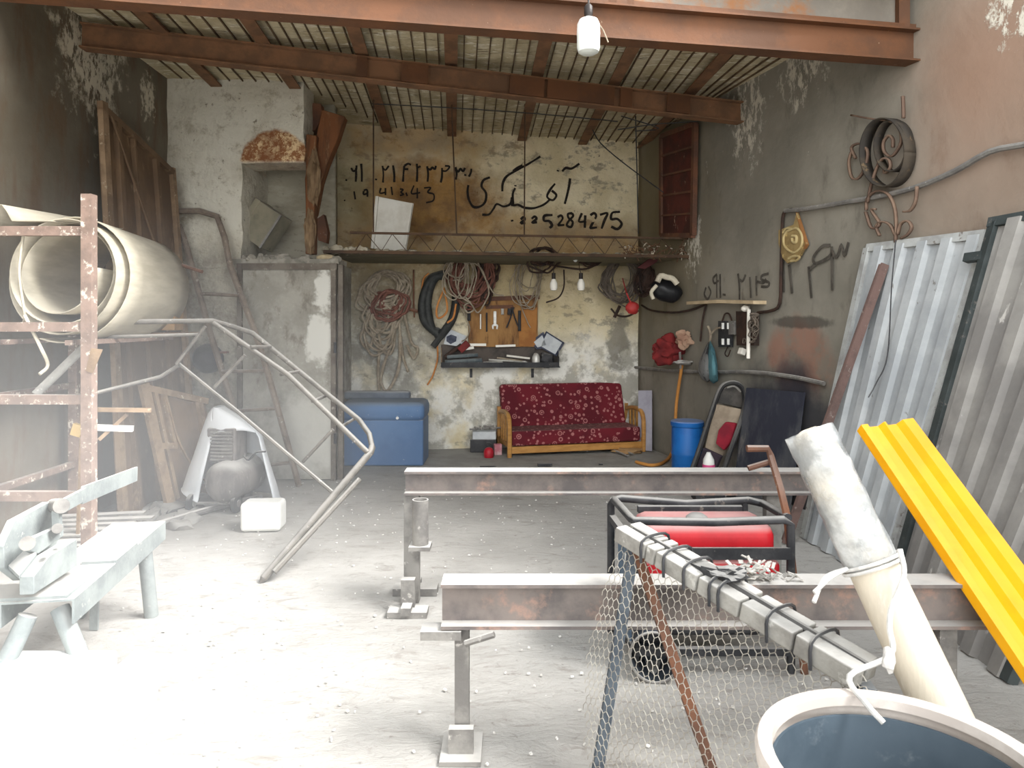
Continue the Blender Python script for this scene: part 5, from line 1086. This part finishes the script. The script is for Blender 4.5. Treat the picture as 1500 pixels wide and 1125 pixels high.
# ------------------------------------------------------------------ right wall
t = thing('wall_shelf', 'narrow pale board shelf on the right wall under the sprayed digits', 'shelf', RIGHT.at(1063, 446, .05))
mb = MB(); mb.bar(RIGHT.at(1014, 444, .07), RIGHT.at(1060, 441.5, .07), .13, .03); mb.bar(RIGHT.at(1060, 441.5, .07), RIGHT.at(1113, 443, .07), .13, .03); mb.build('board', M('pale_raw_wood', (200, 180, 148), (180, 160, 130), 5, stretch=(2, .5, 1)), t)
t = thing('fuse_panel', 'small grey fuse panel with four white fuses on the right wall', 'fuse panel', RIGHT.at(1065, 510, .03))
mb = MB(); mb.poly([RIGHT.at(1056, 470, .01), RIGHT.at(1074, 470, .01), RIGHT.at(1074, 508, .01), RIGHT.at(1056, 508, .01)], RIGHT.n*.03); mb.build('panel', DARK, t)
for x in (1059, 1067):
    for y in (473, 496):
        mb = MB(); mb.cyl(RIGHT.at(x, y, .055), RIGHT.at(x, y+9, .055), .014, 10); mb.build('fuse', WHITE, t, smooth=True)
mb = MB(); path(mb, RIGHT, [(1058, 470), (1062, 460), (1068, 460), (1072, 470)], .008, .04); path(mb, RIGHT, [(1066, 508), (1062, 518), (1066, 522), (1070, 513)], .006, .04); mb.build('loop_wire', R_DRK, t, smooth=True)
t = thing('switch_box', 'dark electric box with tangled wires right of the fuse panel', 'switch box', RIGHT.at(1098, 510, .03))
mb = MB(); mb.poly([RIGHT.at(1085, 456, .01), RIGHT.at(1112, 458, .01), RIGHT.at(1112, 506, .01), RIGHT.at(1086, 506, .01)], RIGHT.n*.05); mb.build('back_box', R_DRK, t)
mb = MB(); mb.poly([RIGHT.at(1074, 470, .01), RIGHT.at(1082, 470, .01), RIGHT.at(1082, 490, .01), RIGHT.at(1074, 490, .01)], RIGHT.n*.05); mb.build('side_box', GREYM, t)
mb = MB(); mb.lump(RIGHT.at(1092, 452, .07), (.04, .03, .03), 3, .1); mb.build('lamp_holder', M_BULB, t, smooth=True)
mb = MB(); mb.cyl(RIGHT.at(1097, 453, .09), RIGHT.at(1096, 525, .09), .017, 10); mb.build('white_tube', M_BULB, t, smooth=True)
mb = MB(); mb.box(RIGHT.at(1087, 515, .06), (.05, .06, .06), .3, .4); mb.build('plug', M_BULB, t, bevel=.006)
mb = MB(); loops(mb, RIGHT, 1106, 458, 16, 46, 6, .006, 31, .09); path(mb, RIGHT, [(1090, 503), (1093, 498), (1089, 496), (1088, 503)], .006, .08); mb.build('wires', R_GRY, t, smooth=True)
for nm, pts, r, m, lb in (('conduit', [(940, 447), (955, 455), (985, 458), (1012, 454), (1034, 446)], .012, R_DRK, 'black cable sagging from the wire coil to the wall shelf'), ('conduit', [(1034, 447), (1029, 470), (1026, 500)], .010, R_DRK, 'short black cable hanging down from the left half of the wall shelf'),
        ('conduit', [(1110, 458), (1130, 455), (1142, 445), (1144, 400), (1146, 330), (1149, 311), (1160, 307)], .014, R_DRK, 'dark conduit running down the right wall beside the gold plaque'),
        ('conduit', [(1150, 309), (1180, 306), (1240, 296), (1285, 288), (1340, 275), (1400, 250), (1450, 222), (1499, 212), (1580, 196)], .018, GREYM, 'long grey conduit rising along the right wall behind the scroll ironwork'),
        ('wall_pipe', [(930, 538), (985, 543), (1040, 545), (1100, 545), (1160, 552), (1207, 562)], .018, GREYM, 'thin grey pipe running level along the right wall above the barrel')):
    mb = MB(); path(mb, RIGHT, pts, r, .035, 7, 3); tag(single(mb.build(nm, m, smooth=True)), lb, 'pipe' if nm == 'wall_pipe' else 'cable')
# orange hose
mb = MB(); mb.tube([RIGHT.at(1000, 528, .08), RIGHT.at(997, 548, .08), RIGHT.at(991, 590, .08), RIGHT.at(988, 640, .08), FL(984, 672)+V((0, 0, .06)), FL(972, 680)+V((0, 0, .02)), FL(955, 684)+V((0, 0, .018)), FL(938, 681)+V((0, 0, .018)), FL(932, 679)+V((0, 0, .018))], .017, 8, k=5)
tag(single(mb.build('air_hose', M('orange_hose', (200, 140, 72), (180, 122, 60), 6, rough=.6), smooth=True)), 'orange hose hanging down the right wall beside the blue barrel', 'hose')
t = thing('red_cloth', 'dark red cloth bundle hanging over a hook on the right wall', 'cloth', RIGHT.at(983, 530, .08))
mb = MB(); mb.lump(RIGHT.at(979, 512, .17), (.16, .09, .13), 12, .35, 2.0, 4); mb.build('cloth', M('dark_red_cloth', (120, 38, 38), (94, 32, 34), 5, rough=.95), t, smooth=True)
mb = MB(); mb.lump(RIGHT.at(1002, 497, .08), (.08, .05, .075), 16, .45, 2.2); mb.build('tan_rag', M('tan_rag', (176, 146, 124), (146, 112, 94), 6), t, smooth=True)
mb = MB(); mb.tube([RIGHT.at(996, 516, .12), RIGHT.at(997, 540, .1)], .012, 7); mb.lump(RIGHT.at(1000, 531, .1), (.1, .05, .025), 3, .25); mb.build('nozzle', GREYM, t, smooth=True)
t = thing('cloth_bag', 'blue and grey cloth bag hanging by a knot on the right wall', 'bag', RIGHT.at(1037, 560, .05))
def bag(name, outline, m, off):
    mb = MB(); c = (sum(p[0] for p in outline)/len(outline), sum(p[1] for p in outline)/len(outline)); rows = []
    for k, o in ((1.0, .0), (.9, .5), (.6, .9), (.02, 1.0)): rows.append([RIGHT.at(c[0]+(x-c[0])*k, c[1]+(y-c[1])*k, .06+off*o) for x, y in outline])
    mb.quadgrid(rows, True); mb.build(name, m, t, smooth=True)
bag('grey_half', [(1038, 500), (1030, 515), (1024, 530), (1022, 545), (1028, 555), (1036, 560), (1042, 556), (1042, 530)], M('grey_black_cloth', (134, 136, 136), (70, 70, 72), 6, .48, .56), .11)
bag('blue_half', [(1040, 498), (1036, 515), (1035, 540), (1038, 556), (1045, 562), (1052, 558), (1051, 535), (1047, 512)], M('teal_cloth', (96, 142, 152), (74, 118, 130), 5), .13)
mb = MB(); path(mb, RIGHT, [(1040, 500), (1041, 488), (1037, 478)], .013, .05, 6, 2); path(mb, RIGHT, [(1041, 490), (1048, 482), (1055, 480)], .010, .05, 6, 2); mb.build('knot', R_BEI, t, smooth=True)
# gold plaque
t = thing('gold_plaque', 'gold wall plaque with raised scrollwork on the right wall', 'plaque', RIGHT.at(1162, 386, .04))
k2 = cr(1100, 250, .4444); M_GOLD = M('dull_gold', (166, 144, 100), (138, 116, 78), 5, spots=(214, 190, 130), sscale=14, rough=.5, metal=.15)
ol = k2([[(98, 196), (148, 178), (158, 138), (172, 196), (190, 242), (168, 284), (128, 306), (112, 290), (98, 240)]])[0]
mb = MB(); mb.poly([RIGHT.at(x, y, .02) for x, y in ol], RIGHT.n*.025); mb.build('plate', M_GOLD, t, bevel=.006)
mb = MB(); path(mb, RIGHT, k2([[(118, 200), (150, 190), (168, 215), (165, 250), (140, 270), (112, 250), (108, 220), (118, 200)]])[0], .010, .05); path(mb, RIGHT, k2([[(124, 290), (140, 282), (160, 284), (150, 296), (132, 298)]])[0], .010, .05); path(mb, RIGHT, k2([[(106, 204), (118, 190), (134, 192)]])[0], .010, .05); path(mb, RIGHT, k2([[(136, 215), (150, 218), (148, 236), (138, 234), (136, 222)]])[0], .012, .05); mb.build('scroll_relief', M('light_gold', (194, 176, 130), (172, 152, 108), 6, rough=.45, metal=.1), t, smooth=True)
mb = MB(); mb.poly([RIGHT.at(x, y, .015) for x, y in k2([[(158, 138), (178, 200), (192, 244), (184, 258), (172, 205)]])[0]], RIGHT.n*.03); mb.build('turned_edge', M('brown_edge', (140, 96, 56), rough=.7), t)
# scroll ironwork
t = thing('scroll_ironwork', 'rusty wrought-iron scrolls and ring hoops hanging on the right wall', 'ironwork', RIGHT.at(1312, 350, .05))
k3 = cr(1220, 140, .1957)
def strap(pts, w, off=.02, k=5, closed=False):
    mb = MB(); q = smooth_path([RIGHT.at(x, y, off) for x, y in pts], k, closed)
    if closed: q.append(q[0])
    mb.quadgrid([q, [p+RIGHT.n*w for p in q]]); return mb
M_SCR = M('dull_brown_iron', (126, 104, 88), (104, 84, 72), 6, rough=.8); M_HOOP = M('dark_iron_hoop', (72, 64, 54), (54, 50, 46), 5, spots=(120, 100, 74), sscale=8)
def ell(cx, cy, ax_, ay, n=18, t0=0, t1=2*math.pi): return [(cx+ax_*math.cos(t0+(t1-t0)*i/n), cy+ay*math.sin(t0+(t1-t0)*i/n)) for i in range(n)]
for cx, cy, a_, b_, w, m in ((450, 430, 170, 255, .09, M_HOOP), (490, 380, 120, 190, .07, M_HOOP)):
    strap(k3([ell(cx, cy, a_, b_)])[0], w, .02, 3, True).build('hoop', m, t, smooth=True, solid=.008)
for pts in ([(150, 148), (300, 175), (420, 190), (490, 215), (525, 300), (510, 380), (450, 455), (395, 420), (390, 350), (430, 300), (460, 330), (460, 390)],
            [(270, 800), (300, 660), (345, 530), (385, 475), (430, 480), (440, 540), (400, 580), (395, 545)], [(150, 420), (130, 500), (150, 610), (200, 620), (250, 540), (270, 420), (215, 360), (150, 390), (180, 470)],
            [(260, 860), (270, 770), (340, 715), (420, 735), (470, 830), (485, 960), (480, 1100)], [(480, 1050), (440, 970), (380, 945), (335, 980), (360, 1050)], [(495, 1040), (520, 960), (570, 940), (600, 985), (570, 1040), (520, 1070)], [(640, 680), (630, 790), (590, 860), (540, 870)], [(255, 870), (300, 990), (360, 960), (300, 860), (330, 850)], [(535, 5), (538, 80), (540, 170)]):
    strap(k3([pts])[0], .022, .05).build('scroll', M_SCR, t, smooth=True, solid=.012)
# soot-dark sheet standing at the wall
q = [RIGHT.at(1095, 568, .06), RIGHT.at(1180, 575, .06)]; z = q[0].z
mb = MB(); a, b = V((q[0].x-.12, q[0].y, 0)), V((q[1].x-.12, q[1].y, 0)); mb.hexa([a, b, q[1], q[0], a+RIGHT.n*.012, b+RIGHT.n*.012, q[1]+RIGHT.n*.012, q[0]+RIGHT.n*.012])
tag(single(mb.build('sooty_sheet', M('soot_black_blue', (52, 54, 66), (80, 82, 88), 2.2, .46, .62, spots=(112, 110, 108), sscale=5, slo=.58, shi=.7, stretch=(1, 1, .5)))), 'soot-black metal sheet standing against the right wall behind the far beam', 'sheet')
# barrel
bc = V((1.70, 6.95, 0)); t = thing('blue_barrel', 'bright blue plastic barrel standing at the right wall', 'barrel', bc); M_BB = M('blue_barrel_plastic', (32, 104, 178), (26, 90, 160), 4, dust=.35, rough=.45, bump=.05)
mb = MB(); mb.lathe([(.001, 0), (.14, 0), (.15, .02), (.15, .2), (.154, .21), (.154, .23), (.15, .24), (.15, .46), (.14, .49), (.001, .49)], bc, (0, 0, 1), 32); mb.build('drum', M_BB, t, smooth=True)
mb = MB(); mb.lathe([(.001, .485), (.158, .485), (.160, .495), (.160, .525), (.15, .535), (.001, .53)], bc, (0, 0, 1), 32); mb.build('lid', M_BB, t, smooth=True)
# folding lounger stood on end
t = thing('folding_chair', 'worn folding chair frame with beige and red cloth leaning at the right wall', 'folding chair', (1.76, 6.25, 0))
fl_ = [P(1000, 722, 6.2), P(1020, 672, 6.3), P(1042, 605, 6.45), P(1054, 572, 6.55), P(1065, 562, 6.58), P(1080, 562, 6.58), P(1090, 574, 6.55), P(1089, 605, 6.45), P(1072, 655, 6.3), P(1048, 722, 6.2)]
fl_[0].z = fl_[-1].z = .012
mb = MB(); mb.tube(fl_, .024, 8, k=3); mb.build('chair_frame', BLACK, t, smooth=True)
for nm, pts, d, m in (('dark_backrest', [(1050, 590), (1058, 570), (1072, 564), (1086, 572), (1086, 598)], 6.56, M('worn_black_cloth', (84, 80, 76), (62, 60, 58), 5, dust=.3)), ('beige_cloth', [(1047, 592), (1086, 600), (1080, 630), (1058, 668), (1032, 656)], 6.47, M('beige_cloth', (156, 142, 124), (134, 120, 104), 6)), ('red_cloth', [(1062, 618), (1077, 620), (1072, 645), (1060, 660), (1048, 650), (1052, 630)], 6.40, M('crimson_cloth', (140, 32, 48), (116, 28, 42), 6)), ('dark_seat', [(1030, 656), (1056, 668), (1046, 692), (1016, 692)], 6.33, M('plum_black_cloth', (58, 48, 56), (44, 40, 46), 6))):
    mb = MB(); mb.poly(PX(pts, d), (.03, .025, 0)); mb.build(nm, m, t, bevel=.008)
mb = MB(); mb.tube(PX([(1065, 568), (1076, 566), (1085, 574)], 6.5), .008, 6, k=3); mb.build('handle', GREYM, t, smooth=True)
t = thing('spray_bottle', 'small white bottle with pink base standing before the folding chair', 'bottle', V((P(1038, 686, 6.0).x, 6.0, .25)))
bp = V((P(1038, 686, 6.0).x, 6.0, .25)); mb = MB(); mb.box(bp+V((0, .02, -.125)), (.24, .16, .25)); o = mb.build('x', DARK)
o.name = 'dark_crate'; tag(single(o), 'low dark crate under the white bottle behind the far beam', 'crate')
mb = MB(); mb.lathe([(.001, 0), (.05, 0), (.052, .045), (.05, .05), (.001, .05)], bp, n=16); mb.build('bottle_base', M('pink_plastic', (190, 70, 120), rough=.4), t, smooth=True)
mb = MB(); mb.lathe([(.001, .048), (.048, .048), (.045, .09), (.022, .135), (.016, .15), (.001, .152)], bp, n=16); mb.build('bottle_top', WHITE, t, smooth=True)
mb = MB(); mb.lump((2.0, 6.05, .05), (.16, .1, .14), 3, .3); tag(single(mb.build('dark_sack', DARK, smooth=True)), 'dark lumpy sack on the floor right of the folding chair', 'sack')
# ------------------------------------------------------------------ small things round the sofa
mb = MB(); a = P(936, 572, 8.62); mb.poly([P(935, 572, 8.35), P(955, 572, 8.25), P(955, 606, 8.22), P(955, 661, 8.18), P(935, 659, 8.28)], (.006, .012, 0)); tag(single(mb.build('lilac_panel', M('lilac_grey_panel', (168, 166, 178), (152, 150, 162), 4))), 'small lilac-grey panel standing right of the sofa in the corner', 'panel')
bt = FL(708, 663); t = thing('car_battery', 'black and white battery box on the floor left of the sofa', 'battery', bt+V((0, .12, 0)))
mb = MB(); mb.box(bt+V((0, .12, .075)), (.30, .24, .15)); mb.build('case_bottom', DARK, t, bevel=.01)
mb = MB(); mb.box(bt+V((.01, .12, .19)), (.27, .22, .09)); mb.build('case_top', M_PAP, t, bevel=.01)
mb = MB()
for i in range(14):
    c = bt+V((RD.uniform(-.14, .12), .12+RD.uniform(-.08, .08), .245+RD.random()*.03)); mb.tube([c, c+V((RD.uniform(-.12, .12), RD.uniform(-.05, .05), RD.uniform(-.01, .03)))], .011, 6)
tag(single(mb.build('scrap_tools', GREYM, smooth=True)), 'loose grey tools heaped on the battery box', 'tools', kind='stuff')
lt = FL(716, 670); t = thing('red_lantern', 'small red lantern on the floor before the battery box', 'lantern', lt)
mb = MB(); mb.lathe([(.001, 0), (.05, 0), (.056, .02), (.056, .07), (.04, .10), (.02, .11), (.001, .112)], lt, n=18); mb.build('lantern_body', M('red_lantern_paint', (176, 30, 46), (156, 26, 40), 5, rough=.4), t, smooth=True)
mb = MB(); mb.tube([lt+V((-.05, 0, .07)), lt+V((-.04, 0, .14)), lt+V((0, 0, .16)), lt+V((.04, 0, .14)), lt+V((.05, 0, .07))], .005, 6, k=3); mb.build('handle', DARK, t, smooth=True)
pk = FL(729, 667); mb = MB(); mb.box(pk+V((0, .05, .06)), (.085, .07, .12), .2); tag(single(mb.build('pink_box', M('pink_card', (176, 110, 120), (196, 160, 162), 12), bevel=.004)), 'small pink box between red lantern and sofa leg', 'box')
for nm, px, py, s, lb in (('steel_offcut', 798, 683, (.15, .05, .03), 'dark steel offcut on the floor before the middle of the sofa'), ('steel_strip', 715, 684, (.17, .03, .012), 'thin dark strip on the floor before the red lantern'), ('small_offcut', 880, 681, (.04, .03, .015), 'tiny dark offcut on the floor before the right of the sofa')):
    c = FL(px, py); mb = MB(); mb.box(c+V((0, 0, s[2]/2+.002)), s, .05); tag(single(mb.build(nm, DARK, bevel=.003)), lb, 'offcut')
mb = MB(); mb.lump(FL(858, 662)+V((0, .1, .04)), (.17, .12, .06), 5, .25); tag(single(mb.build('grey_sack', GREYM, smooth=True)), 'grey sack lying under the middle of the sofa', 'sack')
mb = MB(); mb.lump(FL(920, 665)+V((0, .1, .02)), (.16, .12, .035), 9, .3); tag(single(mb.build('brown_sack', M_CARD, smooth=True)), 'flattened brown sack under the right end of the sofa', 'sack')
for i, (a, b) in enumerate((((890, 650), (925, 665)), ((885, 652), (918, 668)))):
    mb = MB(); p, q = FL(*a)+V((0, -.35, .03)), FL(*b)+V((0, -.1, .015)); mb.tube([p, q], .012, 6); tag(single(mb.build('thin_stick', GREYM)), ('upper' if i == 0 else 'lower')+' of two thin grey sticks lying by the sofa right leg', 'stick', 'sticks by the sofa')
# ------------------------------------------------------------------ paint flakes and crumbs scattered over the floor
mb = MB()
for i in range(650):
    d = RD.uniform(2.4, 6.7); x = RD.uniform(-2.3, 1.7); c = V((x, d, .004)); s = RD.uniform(.002, .007); a = RD.uniform(0, 3.1)
    u = V((math.cos(a), math.sin(a), 0))*s; w = V((-math.sin(a), math.cos(a), 0))*s*RD.uniform(.4, 1)
    mb.hexa([c-u-w, c+u-w, c+u+w, c-u+w, c-u*.8-w+V((0, 0, .005)), c+u-w*.8+V((0, 0, .006)), c+u*.9+w+V((0, 0, .004)), c-u+w*.8+V((0, 0, .005))])
tag(single(mb.build('paint_flakes', M('white_flakes', (232, 230, 226), (200, 196, 190), 8))), 'tiny white plaster flakes scattered over the grey floor', 'flakes', kind='stuff')
# ------------------------------------------------------------------ haze volume added as a veil that lifts dark tones, front left
vm = bpy.data.materials.new('veil_volume'); vm.use_nodes = True; nt = vm.node_tree; nt.nodes.remove(nt.nodes['Principled BSDF'])
vs = nt.nodes.new('ShaderNodeVolumePrincipled'); vs.inputs['Color'].default_value = (.97, .98, 1, 1); vs.inputs['Anisotropy'].default_value = .0
tc_ = nt.nodes.new('ShaderNodeTexCoord'); ln = nt.nodes.new('ShaderNodeVectorMath'); ln.operation = 'LENGTH'; nt.links.new(tc_.outputs['Object'], ln.inputs[0])
mr = nt.nodes.new('ShaderNodeMapRange'); mr.interpolation_type = 'SMOOTHERSTEP'; nt.links.new(ln.outputs['Value'], mr.inputs[0])
for i, v in ((1, .1), (2, 1.0), (3, .12), (4, 0)): mr.inputs[i].default_value = v
nt.links.new(mr.outputs[0], vs.inputs['Density']); nt.links.new(vs.outputs[0], nt.nodes['Material Output'].inputs['Volume'])
mb = MB(); t_ = bmesh.ops.create_icosphere(mb.bm, subdivisions=3, radius=1.02)
for v in mb.bm.verts: v.co.x = max(v.co.x, -.53); v.co.z = max(v.co.z, -.297)
hz = tag(mb.build('veil_haze', vm), 'pale haze added as a veil over the front left of the floor', 'haze', kind='stuff')
hz.location = (-2.0, 3.0, .55); hz.scale = (2.3, 2.2, 1.8)
